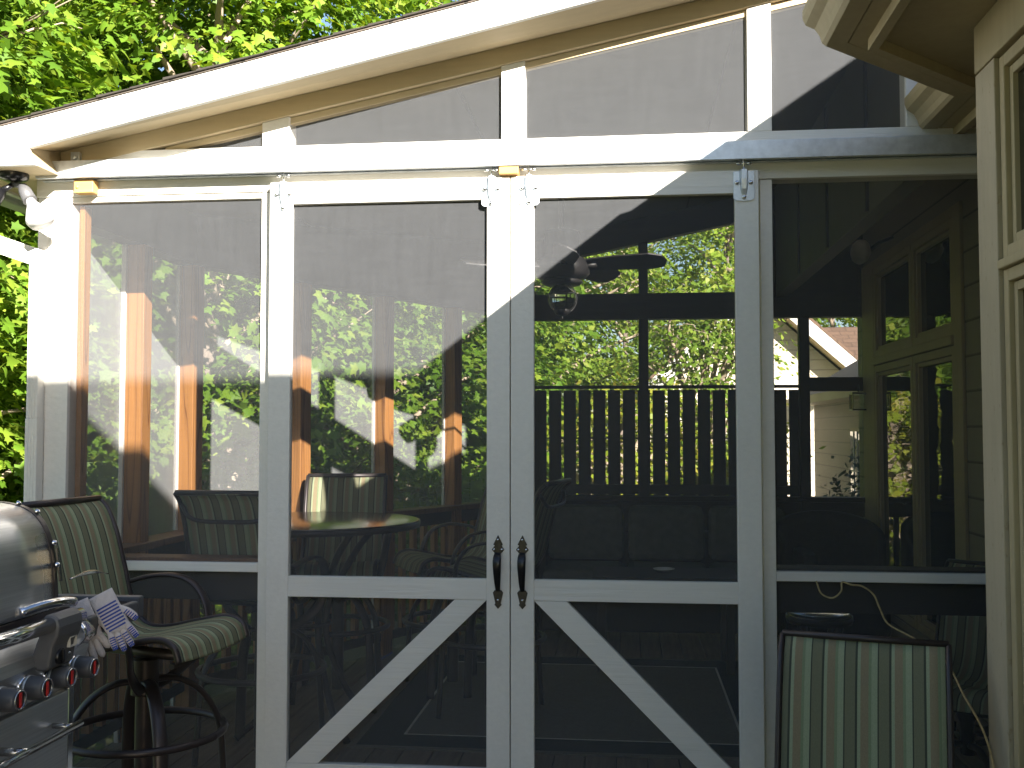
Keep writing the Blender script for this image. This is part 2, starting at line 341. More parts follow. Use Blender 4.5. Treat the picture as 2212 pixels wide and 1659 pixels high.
hd=MB().box(-2.07,2.3,-.008,.09,2.512,2.705); part(hd,'header_beam','paint_x')
for x0,x1 in ((-1.065,-.946),(-.044,.054),(.956,1.051),(1.572,2.3)):
    z0=2.706; m=MB().hexa([(x0,-.004,z0),(x1,-.004,z0),(x1,.09,z0),(x0,.09,z0)],[(x0,-.004,zb(x0)-.079),(x1,-.004,zb(x1)-.079),(x1,.09,zb(x1)-.079),(x0,.09,zb(x0)-.079)])
    part(m,'upper_post','paint_z')
def rakebox(x0,x1,y0,y1,a,b): # box following the roof slope, a and b are offsets from zb
    return MB().hexa([(x0,y0,zb(x0)+a),(x1,y0,zb(x1)+a),(x1,y1,zb(x1)+a),(x0,y1,zb(x0)+a)],[(x0,y0,zb(x0)+b),(x1,y0,zb(x1)+b),(x1,y1,zb(x1)+b),(x0,y1,zb(x0)+b)])
part(rakebox(-2.06,2.3,-.01,.09,-.078,0),'frieze_board','soffit')
part(rakebox(-1.5,1.57,.012,.05,-.108,-.08),'screen_stop','soffit',.002)
def fbox(x0,x1,y0,y1,a,b): return MB().hexa([(x0,y0,zf(x0)+a),(x1,y0,zf(x1)+a),(x1,y1,zf(x1)+a),(x0,y1,zf(x0)+a)],[(x0,y0,zf(x0)+b),(x1,y0,zf(x1)+b),(x1,y1,zf(x1)+b),(x0,y1,zf(x0)+b)])
part(fbox(-1.953,2.6,-.265,-.24,-.003,.116),'fascia_board','paint_x')
part(MB().hexa([(-2.03,-.239,zf(-2.03)+.004),(2.6,-.239,zf(2.6)+.004),(2.6,.0,zb(2.6)+.002),(-2.03,.0,zb(-2.03)+.002)],[(-2.03,-.239,zf(-2.03)+.014),(2.6,-.239,zf(2.6)+.014),(2.6,.0,zb(2.6)+.012),(-2.03,.0,zb(-2.03)+.012)]),'soffit','soffit',0)
# boxed eave return at the left end
er=MB().prism([(-2.45,-.266,2.585),(-1.925,-.266,2.585),(-1.955,-.266,2.64),(-1.955,-.266,zf(-1.955)+.116),(-2.45,-.266,zf(-2.45)+.116)],(0,.026,0)); part(er,'eave_return','paint_x')
part(MB().prism([(-1.965,-.239,2.586),(-1.926,-.239,2.586),(-1.957,-.239,2.645),(-1.965,-.239,2.72)],(0,.229,0)).box(-2.40,-1.966,-.239,-.012,2.586,2.60),'return_soffit','soffit',0)
es=MB().prism([(-2.30,-.01,2.586),(-2.07,-.01,2.586),(-2.07,1.33,2.586),(-.5,4.3,2.586),(-.7,4.36,2.586),(-2.30,1.38,2.586)],(0,0,.014)); part(es,'eave_soffit','soffit',0)
ef=MB().prism([(-2.33,-.01,2.575),(-2.30,-.01,2.575),(-2.30,1.38,2.575),(-.7,4.37,2.575),(-.73,4.39,2.575),(-2.33,1.39,2.575)],(0,0,.10)); part(ef,'eave_fascia','paint_x',0)
# roof with shingle courses
rf=MB(); pl=[(-2.50,-.27),(2.6,-.27),(2.6,4.5),(-.78,4.5),(-2.50,1.40)]
rf.add([(x,y,zf(x)+.118) for x,y in pl]+[(x,y,zf(x)+.124) for x,y in pl],[tuple(range(5))[::-1],tuple(range(5,10))]+[(i,(i+1)%5,5+(i+1)%5,5+i) for i in range(5)])
x=-2.50
while x<2.6:
    ya=-.277-random.uniform(0,.006); d=random.uniform(-.0015,.0015)
    rf.hexa([(x,ya,zf(x)+.125),(x+.15,ya,zf(x+.15)+.125),(x+.15,.2,zf(x+.15)+.125),(x,.2,zf(x)+.125)],
            [(x,ya,zf(x)+.134+d),(x+.15,ya,zf(x+.15)+.1275),(x+.15,.2,zf(x+.15)+.1275),(x,.2,zf(x)+.134+d)]); x+=.14
part(rf,'roof','shingle',0)
part(rakebox(-1.93,2.3,.1,4.2,-.02,-.005),'ceiling','ceiling',0)
bh=MB().prism([(1.63,.1,2.55),(1.72,.1,2.55),(1.72,.1,zb(1.72)-.02),(1.63,.1,zb(1.63)-.02)],(0,3.94,0)); part(bh,'ceiling_bulkhead','ceiling')
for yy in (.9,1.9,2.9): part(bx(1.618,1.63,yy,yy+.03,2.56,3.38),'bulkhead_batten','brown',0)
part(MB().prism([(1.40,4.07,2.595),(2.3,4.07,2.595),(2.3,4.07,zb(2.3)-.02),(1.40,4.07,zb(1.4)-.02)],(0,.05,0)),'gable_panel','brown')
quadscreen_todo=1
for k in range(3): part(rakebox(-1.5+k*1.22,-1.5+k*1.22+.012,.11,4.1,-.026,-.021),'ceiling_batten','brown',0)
# sill rails
part(bx(-1.914,-1.065,.0,.04,.914,.952),'sill_rail','paint_x')
part(bx(1.049,2.3,.0,.04,.91,.948),'sill_rail','paint_x')
part(bx(-1.914,-1.065,.0,.09,.0,.06),'bottom_rail','paint_x')
part(bx(1.049,2.3,.0,.09,.0,.06),'bottom_rail','paint_x')
part(bx(-1.92,-1.06,.045,.17,.93,.965),'inner_rail','cedar_h'); part(bx(-1.92,-1.06,.05,.09,.79,.925),'inner_rail','brown_x')
part(bx(1.05,2.3,.045,.17,.92,.955),'inner_rail','brown_x'); part(bx(1.05,2.3,.05,.09,.78,.915),'inner_rail','brown_x')
part(bx(-1.90,-1.875,.045,.10,.966,2.48),'inner_post','cedar',.002)
# screens
def quadscreen(pts,par=None,mat='screen'): return MB().add(pts,[tuple(range(len(pts)))]).build('screen_panel',mat,par or P)
ys=.018
for a in ((-1.914,-1.065,.952,2.486),(-1.914,-1.065,.06,.914),(1.049,2.3,.948,2.512),(1.049,2.3,.06,.91)):
    quadscreen([(a[0],ys,a[2]),(a[1],ys,a[2]),(a[1],ys,a[3]),(a[0],ys,a[3])])
quadscreen([(-1.57,ys,2.705),(-1.065,ys,2.705),(-1.065,ys,zb(-1.065)-.079)])
for x0,x1 in ((-.946,-.044),(.054,.956),(1.051,1.572)):
    quadscreen([(x0,ys,2.705),(x1,ys,2.705),(x1,ys,zb(x1)-.079),(x0,ys,zb(x0)-.079)])
# track
tr=MB().box(-2.03,2.25,-.085,-.082,2.575,2.648).box(-2.03,2.25,-.0815,-.012,2.6455,2.6485).box(-2.03,2.25,-.0815,-.062,2.575,2.578).box(-2.03,2.25,-.034,-.0105,2.575,2.578).box(-2.03,2.25,-.0115,-.0085,2.5785,2.645)
part(tr,'door_track','galv',.001)
tb=MB().box(-1.905,-1.865,-.03,-.009,2.649,2.70); tb.lathe([(0,-.012),(.010,-.010),(.012,0)],12,(-1.885,-.031,2.675),'y'); part(tb,'track_bracket','galv',.001)
part(bx(-1.872,-1.785,-.060,-.012,2.515,2.572).lathe([(0,-.006),(.006,-.005),(.008,0)],12,(-1.855,-.061,2.54),'y'),'stop_block','blockwood',.004)
part(bx(-.045,.035,-.078,-.03,2.542,2.574),'stop_block','blockwood',.003)
# sliding doors
def make_door(x0,x1,side):
    ya,yb=-.052,-.014; w=.094
    fr=MB().box(x0,x0+w,ya,yb,.02,2.538).box(x1-w,x1,ya,yb,.02,2.538)
    D=fr.build('sliding_door','paint_z',P,bevel=.003)
    D['label']='left sliding door with black pull handle' if side>0 else 'right sliding door with black pull handle'
    a,b=x0+w,x1-w
    MB().box(a,b,ya+.001,yb,2.446,2.538).build('top_rail','paint_x',D,bevel=.002)
    MB().box(a,b,ya+.001,yb,.825,.908).build('middle_rail','paint_x',D,bevel=.002)
    MB().box(a,b,ya+.001,yb,.05,.155).build('bottom_rail','paint_x',D,bevel=.002)
    # brace
    e=.066; zl,zh=.156,.824
    if side>0: poly=[(a,ya+.002,zl),(a+.155,ya+.002,zl),(b,ya+.002,zh-.0),(b-.155,ya+.002,zh)]; poly=[(a,ya+.002,zl),(a+.13,ya+.002,zl),(b,ya+.002,zh),(b-.13,ya+.002,zh)]
    else: poly=[(b,ya+.002,zl),(b,ya+.002,zl+.0001),(b-.13,ya+.002,zl),(a,ya+.002,zh),(a+.13,ya+.002,zh)]
    if side<0: poly=[(b-.13,ya+.002,zl),(b,ya+.002,zl),(a+.13,ya+.002,zh),(a,ya+.002,zh)]
    MB().prism(poly,(0,yb-ya-.004,0)).build('brace','paint_d1' if side>0 else 'paint_d2',D,bevel=.002)
    quadscreen([(a,-.03,.156),(b,-.03,.156),(b,-.03,.824),(a,-.03,.824)],D); quadscreen([(a,-.03,.909),(b,-.03,.909),(b,-.03,2.446),(a,-.03,2.446)],D)
    # pull handle
    hx=(x1-.047) if side>0 else (x0+.047); y=ya
    h=MB()
    def plate(poly): h.prism([(hx+px,y-.004,pz) for px,pz in poly],(0,.0035,0))
    plate([(0,1.085),(.0195,1.047),(.013,1.043),(.026,1.027),(.011,1.010),(-.011,1.010),(-.026,1.027),(-.013,1.043),(-.0195,1.047)])
    plate([(0,.791),(.015,.808),(.011,.813),(.021,.856),(.013,.866),(-.013,.866),(-.021,.856),(-.011,.813),(-.015,.808)])
    gp=[(1.016,-.004,.013),(1.012,-.018,.014),(1.000,-.034,.0165),(.985,-.042,.0175),(.972,-.044,.0172),(.955,-.042,.0165),(.93,-.036,.0150),(.90,-.028,.0130),(.88,-.018,.0112),(.862,-.006,.0095)]
    vs=[];n=len(gp)
    for (z,dy,hw) in gp: vs+=[(hx-hw,y+dy,z),(hx-hw*.5,y+dy-.0035,z),(hx+hw*.5,y+dy-.0035,z),(hx+hw,y+dy,z),(hx+hw*.6,y+dy+.004,z-.001),(hx-hw*.6,y+dy+.004,z-.001)]
    fs=[(i*6+j,i*6+(j+1)%6,i*6+6+(j+1)%6,i*6+6+j) for i in range(n-1) for j in range(6)]
    h.add(vs,fs,True)
    H=h.build('handle','black',D,bevel=.0012)
    for sx,sz in ((0,1.066),(-.016,1.027),(.016,1.027),(0,.826)): MB().lathe([(0,-.0065),(.003,-.006),(.0045,-.0042)],10,(hx+sx,y,sz),'y').build('screw','zinc',D)
    for hxx in (x0+.075 if side>0 else x0+.075, x1-.075 if side>0 else x1-.075):
        if side>0 and hxx<-.5: hxx=x0+.06
        if side<0 and hxx>.5: hxx=x1-.058
        w2=.041; zt,zbm=2.532,2.412
        pl=[(hxx-w2,y-.005,zt),(hxx-w2,y-.005,zbm+.012),(hxx-w2*.8,y-.005,zbm+.004),(hxx,y-.005,zbm),(hxx+w2*.8,y-.005,zbm+.004),(hxx+w2,y-.005,zbm+.012),(hxx+w2,y-.005,zt)]
        g=MB().prism(pl,(0,.0045,0))
        # raised tapering rib
        rb=[(2.538,.017,.016),(2.50,.018,.016),(2.46,.015,.012),(2.435,.009,.002)]
        vs=[]
        for z,hw,d in rb: vs+=[(hxx-hw,y-.0045,z),(hxx-hw*.6,y-.0045-d,z),(hxx+hw*.6,y-.0045-d,z),(hxx+hw,y-.0045,z)]
        g.add(vs,[(i*4+j,i*4+j+1,i*4+5+j,i*4+4+j) for i in range(3) for j in range(3)]+[(0,1,2,3)],False)
        G=g.build('hanger',"galv",D,bevel=.001)
        for sx,sz in ((-.027,2.486),(.027,2.486),(0,2.428)):
            MB().lathe([(0,-.017),(.006,-.0155),(.009,-.011),(.0095,-.005)],14,(hxx+sx,y,sz),'y').build('bolt','zinc',D)
        MB().tube([(hxx,y-.006,2.535),(hxx,y-.006,2.60)],.004,8).tube([(hxx-.030,y-.006,2.563),(hxx+.030,y-.006,2.563)],.003,8).tube([(hxx-.028,y-.006,2.563),(hxx-.012,y-.006,2.563)],.0062,8).tube([(hxx+.012,y-.006,2.563),(hxx+.028,y-.006,2.563)],.0062,8).build('roller','zinc',D)
    return D
make_door(-1.011,-.003,1); make_door(.001,.990,-1)
part(bx(-1.04,-.985,-.075,-.055,.0,.03),'floor_guide','galv',.002)
# left and diagonal walls of posts
P0=Vector((-1.95,1.3)); P1=Vector((-.45,4.1)); dB=(P1-P0).normalized(); nB=Vector((dB.y,-dB.x)) # points inside (+x)
def wpost(c,ax,name='post',w=.045,z0=0,z1=2.42,mat='cedar'):
    n2=Vector((ax.y,-ax.x)); b=[c-ax*w-n2*w,c+ax*w-n2*w,c+ax*w+n2*w,c-ax*w+n2*w]
    m=MB().hexa([(q.x,q.y,z0) for q in b],[(q.x,q.y,z1) for q in b]); part(m,name,mat,.003)
    w3=.055; b=[c-ax*w3-n2*(w+.024),c+ax*w3-n2*(w+.024),c+ax*w3-n2*(w+.002),c-ax*w3-n2*(w+.002)]
    m=MB().hexa([(q.x,q.y,z0) for q in b],[(q.x,q.y,z1) for q in b]); part(m,'post_trim','paint_z',.002)
ay=Vector((0,1)); 
wpost(Vector((-1.93,.68)),ay); wpost(P0+dB*.03,(ay+dB).normalized())
for k in (.86,1.64,2.41): wpost(P0+dB*k,dB)
wpost(P1+dB*-.02,dB)
def wallbar(a,b,n,off0,off1,z0,z1,name,mat,zt=None):
    q=[a+n*off0,b+n*off0,b+n*off1,a+n*off1]
    t=[(v.x,v.y,(zb(v.x)-.02 if zt else z1)) for v in q]
    part(MB().hexa([(v.x,v.y,z0) for v in q],t),name,mat,.003)
A0=Vector((-1.95,.10)); nA=Vector((1,0))
for a,b,n in ((A0,P0,nA),(P0,P1,nB)):
    wallbar(a,b,n,-.06,.05,2.42,2.6,'wall_beam','brown_x',zt=1)
    wallbar(a,b,n,-.05,.10,.925,.96,'cap_rail','cedar_h')
    wallbar(a,b,n,-.02,.02,.83,.92,'under_rail','brown_x'); wallbar(a,b,n,-.02,.02,.09,.15,'lower_rail','brown_x')
    L=(b-a).length; k=.06
    ax=(b-a).normalized()
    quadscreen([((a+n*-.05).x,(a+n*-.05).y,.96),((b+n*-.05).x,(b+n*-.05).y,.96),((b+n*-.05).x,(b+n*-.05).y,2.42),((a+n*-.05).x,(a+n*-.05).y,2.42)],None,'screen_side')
    quadscreen([((a+n*-.05).x,(a+n*-.05).y,.0),((b+n*-.05).x,(b+n*-.05).y,.0),((b+n*-.05).x,(b+n*-.05).y,.92),((a+n*-.05).x,(a+n*-.05).y,.92)])
    while k<L-.02:
        c=a+ax*k; q=[c-ax*.019+n*-.018,c+ax*.019+n*-.018,c+ax*.019+n*.020,c-ax*.019+n*.020]
        part(MB().hexa([(v.x,v.y,.15) for v in q],[(v.x,v.y,.83) for v in q]),'baluster','cedar',0); k+=.118
# far wall
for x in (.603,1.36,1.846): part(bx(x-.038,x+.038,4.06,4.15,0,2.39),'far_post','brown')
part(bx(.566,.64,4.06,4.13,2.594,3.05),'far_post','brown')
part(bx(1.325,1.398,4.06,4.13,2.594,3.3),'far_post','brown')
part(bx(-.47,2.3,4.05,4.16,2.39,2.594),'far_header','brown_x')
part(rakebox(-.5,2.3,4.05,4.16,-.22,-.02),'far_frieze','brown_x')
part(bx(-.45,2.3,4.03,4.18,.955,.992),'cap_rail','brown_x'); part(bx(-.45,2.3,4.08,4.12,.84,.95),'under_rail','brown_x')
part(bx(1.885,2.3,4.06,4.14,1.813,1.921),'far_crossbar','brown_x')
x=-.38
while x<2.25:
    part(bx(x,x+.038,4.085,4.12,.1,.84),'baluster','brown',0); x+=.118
quadscreen([(-.45,4.165,0),(2.3,4.165,0),(2.3,4.165,2.39),(-.45,4.165,2.39)])
quadscreen([(-.45,4.165,2.594),(1.4,4.165,2.594),(1.4,4.165,zb(1.4)-.22),(-.45,4.165,zb(-.45)-.22)])
# privacy fence standing on the far rail
F=thing('privacy_fence','tall dark fence of narrow vertical boards at the far side of the porch','fence',(0,4.2,0))
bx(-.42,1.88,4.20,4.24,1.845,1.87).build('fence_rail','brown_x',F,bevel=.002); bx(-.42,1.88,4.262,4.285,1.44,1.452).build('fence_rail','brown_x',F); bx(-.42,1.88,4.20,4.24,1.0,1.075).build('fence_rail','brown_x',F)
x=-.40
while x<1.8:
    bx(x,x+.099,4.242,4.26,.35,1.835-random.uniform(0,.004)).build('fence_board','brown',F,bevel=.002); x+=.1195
# ------------------------------------------------------------ main house
H=thing('main_house','tan house with a bay window and gutters along the right of the deck','house',(1.49,-1.07,0))
XB=1.49
def hp(mb,name,mat,bev=.003,par=None): return mb.build(name,mat,par or H,bevel=bev)
yc=-1.07
hp(bx(XB,XB+.03,yc-.155,yc,-.02,2.545),'corner_board','tan_stained')
hp(bx(XB-.002,XB+.03,-5.7,yc,2.549,2.69),'wall','tan')
hp(bx(XB,XB+.03,-5.7,yc-2.2,-.02,2.545),'wall','siding')
hp(MB().prism([(XB+.03,yc,-.02),(XB+.03,yc+.001,-.02),(2.33,-.24,-.02),(2.33,-.28,-.02)],(0,0,2.7)),'wall','siding',0)
# big bay window
def window(par,x,y0,y1,z0,z1,frw=.035,dep=.07,mat='tan',gl='glass_flat',name='window',face=-1,mull=None):
    xi=x+dep*.5
    w=MB(); t=frw
    w.box(x+.012,x+dep,y0,y0+t,z0,z1).box(x+.012,x+dep,y1-t,y1,z0,z1).box(x+.012,x+dep,y0+t,y1-t,z1-t,z1).box(x+.012,x+dep,y0+t,y1-t,z0,z0+t)
    wo=w.build(name,mat,par,bevel=.003)
    t2=t+.028
    w=MB().box(x+.026,x+dep-.01,y0+t+.003,y0+t2,z0+t+.003,z1-t-.003).box(x+.026,x+dep-.01,y1-t2,y1-t-.003,z0+t+.003,z1-t-.003).box(x+.026,x+dep-.01,y0+t2,y1-t2,z1-t2,z1-t-.003).box(x+.026,x+dep-.01,y0+t2,y1-t2,z0+t+.003,z0+t2)
    w.build('sash',mat,wo,bevel=.002)
    MB().box(x+dep-.03,x+dep-.024,y0+t2-.004,y1-t2+.004,z0+t2-.004,z1-t2+.004).build('glass',gl,wo)
    return wo
window(H,XB,yc-2.2,yc-.16,1.975,2.54); window(H,XB,yc-2.2,yc-.16,.35,1.945)
hp(bx(XB-.004,XB+.07,yc-2.2,yc-.158,1.947,1.973),'transom_bar','tan',.004)
hp(bx(XB-.004,XB+.07,yc-2.2,yc-.158,.30,.348),'sill','tan',.004)
hp(bx(XB+.07,XB+.09,-5.7,yc-.02,-.02,2.68),'inner_wall','concrete',0)
hp(bx(2.41,6,-6,4.3,-.02,2.685),'inner_wall','concrete',0)  # unseen solid block inside the house, added to stop sunlight leaking into the porch
# gutters: ogee profile. local profile (outward, up)
og=[(0,0),(.060,0),(.072,.012),(.078,.035),(.092,.060),(.118,.078),(.126,.10),(.126,.125),(.119,.125),(.118,.104),(.088,.088),(.070,.062),(.064,.03),(.055,.008),(.004,.008),(.004,.12),(0,.12)]
def gutter(a,b,ma,mb_,z,outv,name='gutter'):
    # a,b: wall-side line ends; ma,mb_: shift along the line per metre outward at each end (mitre)
    a=Vector(a);b=Vector(b);d=(b-a).normalized();o=Vector(outv); vs=[];n=len(og)
    for base,m in ((a,ma),(b,mb_)):
        for (u,h) in og: q=base+o*u+d*(u*m); vs.append((q.x,q.y,z+h))
    fs=[(i,(i+1)%n,n+(i+1)%n,n+i) for i in range(n)]+[tuple(range(n)),tuple(range(n,2*n))[::-1]]
    return hp(MB().add(vs,fs),name,'tan',.001)
t8=math.tan(R(22.5)); ZG=2.692
gi=1.145 # inner line of gutter on the bay
ylc=-.985
q0=(gi,-6.0); q1=(gi,ylc)
dd=Vector((1,1)).normalized()
e1=Vector(q1)+Vector((.545,.545)) # end of the 45 degree piece
gutter(q0,q1,0,t8,ZG,(-1,0)); gutter(q1,tuple(e1),-t8,-t8,ZG,(-dd.y,dd.x)); gutter(tuple(e1),(e1.x,-.012),t8,0,ZG,(-1,0))
# sub fascia and soffit
def fstrip(a,b,z0,z1,th,outv,name,mat):
    a=Vector(a);b=Vector(b);o=Vector(outv)*th
    return hp(MB().prism([(a.x,a.y,z0),(b.x,b.y,z0),(b.x+o.x,b.y+o.y,z0),(a.x+o.x,a.y+o.y,z0)],(0,0,z1-z0)),name,mat,.001)
fstrip((gi+.003,-6),(gi+.003,ylc+.02),2.6935,2.86,.02,(1,0),'fascia','tan')
fstrip((gi+.055,-6),(gi+.055,ylc-.02),2.657,2.6925,.03,(1,0),'soffit_trim','tan'); fstrip((gi+.056,ylc-.019),(e1.x+.056,e1.y-.021),2.6572,2.6922,.03,(dd.x,-dd.y),'soffit_trim','tan'); fstrip((e1.x+.057,e1.y-.02),(e1.x+.057,-.012),2.6574,2.6924,.03,(1,0),'soffit_trim','tan')
ep=e1+Vector((.003,0)); fstrip((gi+.003,ylc+.02),(ep.x,ep.y),2.6935,2.86,.02,(dd.x,-dd.y),'fascia','tan'); fstrip((ep.x,ep.y),(ep.x,-.012),2.6935,2.86,.02,(1,0),'fascia','tan')
hp(MB().prism([(gi+.005,-6,2.693),(2.4,-6,2.693),(2.4,-.010,2.693),(ep.x+.005,-.010,2.693),(ep.x+.005,ep.y+.005,2.693),(gi+.005,ylc+.018,2.693)],(0,0,.014)),'soffit','tan',0)
# hipped roof, pitch .7
pt=.7; ze=2.825
def zr(d): return ze+pt*d
A_=(gi-.09,ylc+.04); 
hx_=4.0; u=(hx_-A_[0]); hy=A_[1]-u*math.tan(R(22.5)); 
Bp=(A_[0]+.56,A_[1]+.56); 
def z45(x,y): return ze+pt*((x-A_[0])-(y-A_[1]))/math.sqrt(2)
rf=MB().add([(A_[0],A_[1],ze),(A_[0],-6.2,ze),(hx_,-6.2,zr(u)),(hx_,hy,zr(u))],[(0,1,2,3)])
rf.add([(A_[0],A_[1],ze),(hx_,hy,z45(hx_,hy)),(hx_,Bp[1],z45(hx_,Bp[1])),(Bp[0],Bp[1],ze)],[(0,1,2,3)])
zc=lambda x:ze+pt*(x-Bp[0])
rf.add([(Bp[0],Bp[1],ze),(hx_,Bp[1],zc(hx_)),(hx_,-.011,zc(hx_)),(Bp[0],-.011,ze)],[(0,1,2,3)])
hp(rf,'roof','shingle',0,H).modifiers.new('solid','SOLIDIFY').thickness=-.02
# interior wall of the porch
HW=2.3
hp(bx(HW,HW+.1,.02,1.69,-.02,3.5),'wall','siding',0)
hp(bx(HW,HW+.1,3.70,4.3,-.02,3.5),'wall','siding',0); hp(bx(HW,HW+.1,1.69,3.70,2.72,3.5),'wall','siding',0); hp(bx(HW+.06,HW+.1,1.69,3.70,-.02,2.72),'inner_wall','concrete',0)
hp(bx(HW-.02,HW-.001,1.66,1.80,.0,2.76),'window_casing','tan'); hp(bx(HW-.02,HW-.001,3.68,4.05,.0,2.76),'window_casing','tan'); hp(bx(HW-.02,HW-.001,1.80,3.68,2.70,2.76),'window_casing','tan')
for y0,y1 in ((1.80,2.64),(2.66,3.68)):
    window(H,HW-.03,y0,y1,2.04,2.70,.05,.08,'tan','glass'); window(H,HW-.03,y0,y1,.25,1.98,.05,.08,'tan','glass')
hp(bx(HW-.035,HW,1.80,3.68,1.985,2.035),'transom_bar','tan')
hp(bx(HW-.035,HW,1.80,3.68,.0,.248),'wall','siding',0)
# rear wing whose roof edge shades the lower part of the porch front
hp(bx(1.35,9.,-6.6,-5.95,-2.8,4.3),'wing_wall','siding',0)
hp(bx(1.22,9.4,-6.9,-5.72,4.3,4.52),'wing_eave','tan',.01)
hp(MB().prism([(1.30,-6.9,4.522),(9.3,-6.9,4.522),(9.3,-16,8.3),(1.30,-16,8.3)],(0,0,.03)),'roof','shingle',0)  # unseen roof slope, added and raised to block low sky behind the camera
# house wing beyond the porch
hp(bx(3.65,3.75,6.0,14,-2.8,2.05),'wing_wall','siding',0)
# ------------------------------------------------------------ chairs
def smooth(pts,n):
    """Catmull-Rom through points"""
    P_=[Vector(p) for p in pts]; P_=[P_[0]*2-P_[1]]+P_+[P_[-1]*2-P_[-2]]; out=[]
    for i in range(1,len(P_)-2):
        for k in range(n):
            t=k/n; a,b,c,d=P_[i-1:i+3]
            out.append(.5*((2*b)+(-a+c)*t+(2*a-5*b+4*c-d)*t*t+(-a+3*b-3*c+d)*t**3))
    out.append(P_[-2]); return out
def make_chair(name,label,cat,group,sh,bar):
    """sh: seat height.  faces local +X, sling runs front of seat to top of back"""
    T=thing(name,label,cat,(0,0,0),0,group,local=True)
    hw=.225
    prof=[(.285,0,sh-.045),(.262,0,sh+.008),(.20,0,sh+.030),(.08,0,sh+.008),(-.06,0,sh-.022),(-.155,0,sh-.012),(-.215,0,sh+.06),(-.255,0,sh+.20),(-.295,0,sh+.34),(-.335,0,sh+.43),(-.375,0,sh+.472)]
    pr=smooth(prof,6); n=len(pr)
    def fn(u,v):
        q=pr[min(n-1,int(round(u*(n-1))))]; y=(v*2-1)*hw; s=.012*math.cos((v*2-1)*math.pi/2)
        return (q.x-s*(1 if u>.45 else 0),y,q.z-s*(1 if u<.45 else 0))
    MB().grid(fn,n,13).build('sling','sling',T,solid=.004)
    al=0 if bar else -.055
    for s in (-1,1):
        e=[(p.x,s*(hw+.010),p.z) for p in pr]
        MB().tube(e,.012 if bar else .009,8).build('side_frame','bronze',T)
        arm=smooth([(-.245,s*.250,sh+.145+al),(-.16,s*.272,sh+.168+al),(-.06,s*.28,sh+.172+al),(.025,s*.28,sh+.145+al),(.085,s*.272,sh+.075+al),(.105,s*.258,sh-.01),(.09,s*.22,sh-.10),(.04,s*.10,sh-.18),(.02,s*.04,sh-.19)],6)
        MB().tube(arm,.017,10,flat=(.55,1.3)).build('armrest','bronze',T)
    MB().tube([(-.375,-hw-.01,sh+.475),(-.375,hw+.01,sh+.475)],.013 if bar else .010,8).build('top_bar','bronze',T)
    if bar: MB().tube(smooth([(-.34,-hw,sh+.42),(-.36,-.16,sh+.36),(-.362,0,sh+.35),(-.36,.16,sh+.36),(-.34,hw,sh+.42)],5),.010,8).build('back_brace','bronze',T)
    MB().tube([(.25,-hw,sh-.06),(.25,hw,sh-.06)],.011,8).tube([(-.16,-hw,sh-.03),(-.16,hw,sh-.03)],.011,8).tube([(-.14,0,sh-.06),(.2,0,sh-.08)],.02,8).build('seat_rail','bronze',T)
    if bar:
        MB().lathe([(0,sh-.09),(.05,sh-.09),(.05,sh-.095),(.05,sh-.215),(.05,sh-.22),(.034,sh-.22),(.034,sh-.225),(.034,.05),(.034,.045),(0,.045)],16).build('pedestal','bronze',T)
        rz=.40
        ring=[(math.cos(a)*.285,math.sin(a)*.285,rz) for a in [2*math.pi*i/36 for i in range(37)]]
        MB().tube(ring,.0145,8,caps=False).build('foot_ring','bronze',T)
        for k in range(4):
            a=math.pi/4+k*math.pi/2; c,s_=math.cos(a),math.sin(a)
            l=smooth([(.03*c,.03*s_,sh-.17),(.11*c,.11*s_,sh-.175),(.19*c,.19*s_,sh-.22),(.25*c,.25*s_,sh-.30),(.278*c,.278*s_,.37),(.292*c,.292*s_,.20),(.305*c,.305*s_,.012)],6)
            MB().tube(l,.020,10,flat=(.6,1.3)).build('leg','bronze',T)
    else:
        MB().lathe([(0,sh-.06),(.045,sh-.07),(.045,sh-.14),(.03,sh-.17),(.03,.10),(0,.10)],16).build('pedestal','bronze',T)
        for k in range(4):
            a=math.pi/4+k*math.pi/2; c,s_=math.cos(a),math.sin(a)
            MB().tube(smooth([(.02*c,.02*s_,.14),(.12*c,.12*s_,.15),(.24*c,.24*s_,.09),(.31*c,.31*s_,.012)],5),.015,8).build('leg','bronze',T)
    return T
def place(src,first,x,y,rz,label,group):
    o=src if first else copy_tree(src); o.location=(x,y,.003); o.rotation_euler=(0,0,R(rz)); o['label']=label; o['group']=group; return o
G1='striped patio bar stools'
st=make_chair('bar_stool','','bar stool',G1,.755,True)
place(st,True,-1.30,-.52,-8,'striped bar stool outside beside the gas grill',G1)
place(st,False,-1.22,.50,84,'striped bar stool seen from behind, left of the double door frame at the round table',G1)
place(st,False,-1.17,1.60,-82,'sunlit striped bar stool behind the round table, facing the doors',G1)
place(st,False,-.55,1.85,-150,'shaded striped bar stool right of the sunlit stool behind the round table',G1)
place(st,False,-.26,1.35,168,'striped bar stool in shade behind the two black door handles',G1)
G2='low striped patio chairs'
pc=make_chair('patio_chair','','patio chair',G2,.405,False)
place(pc,True,1.06,-1.35,-106,'large striped patio chair in the foreground at lower right, its back filling the corner',G2)
place(pc,False,1.93,.55,-130,'striped patio chair inside the screen behind the foreground chair',G2)
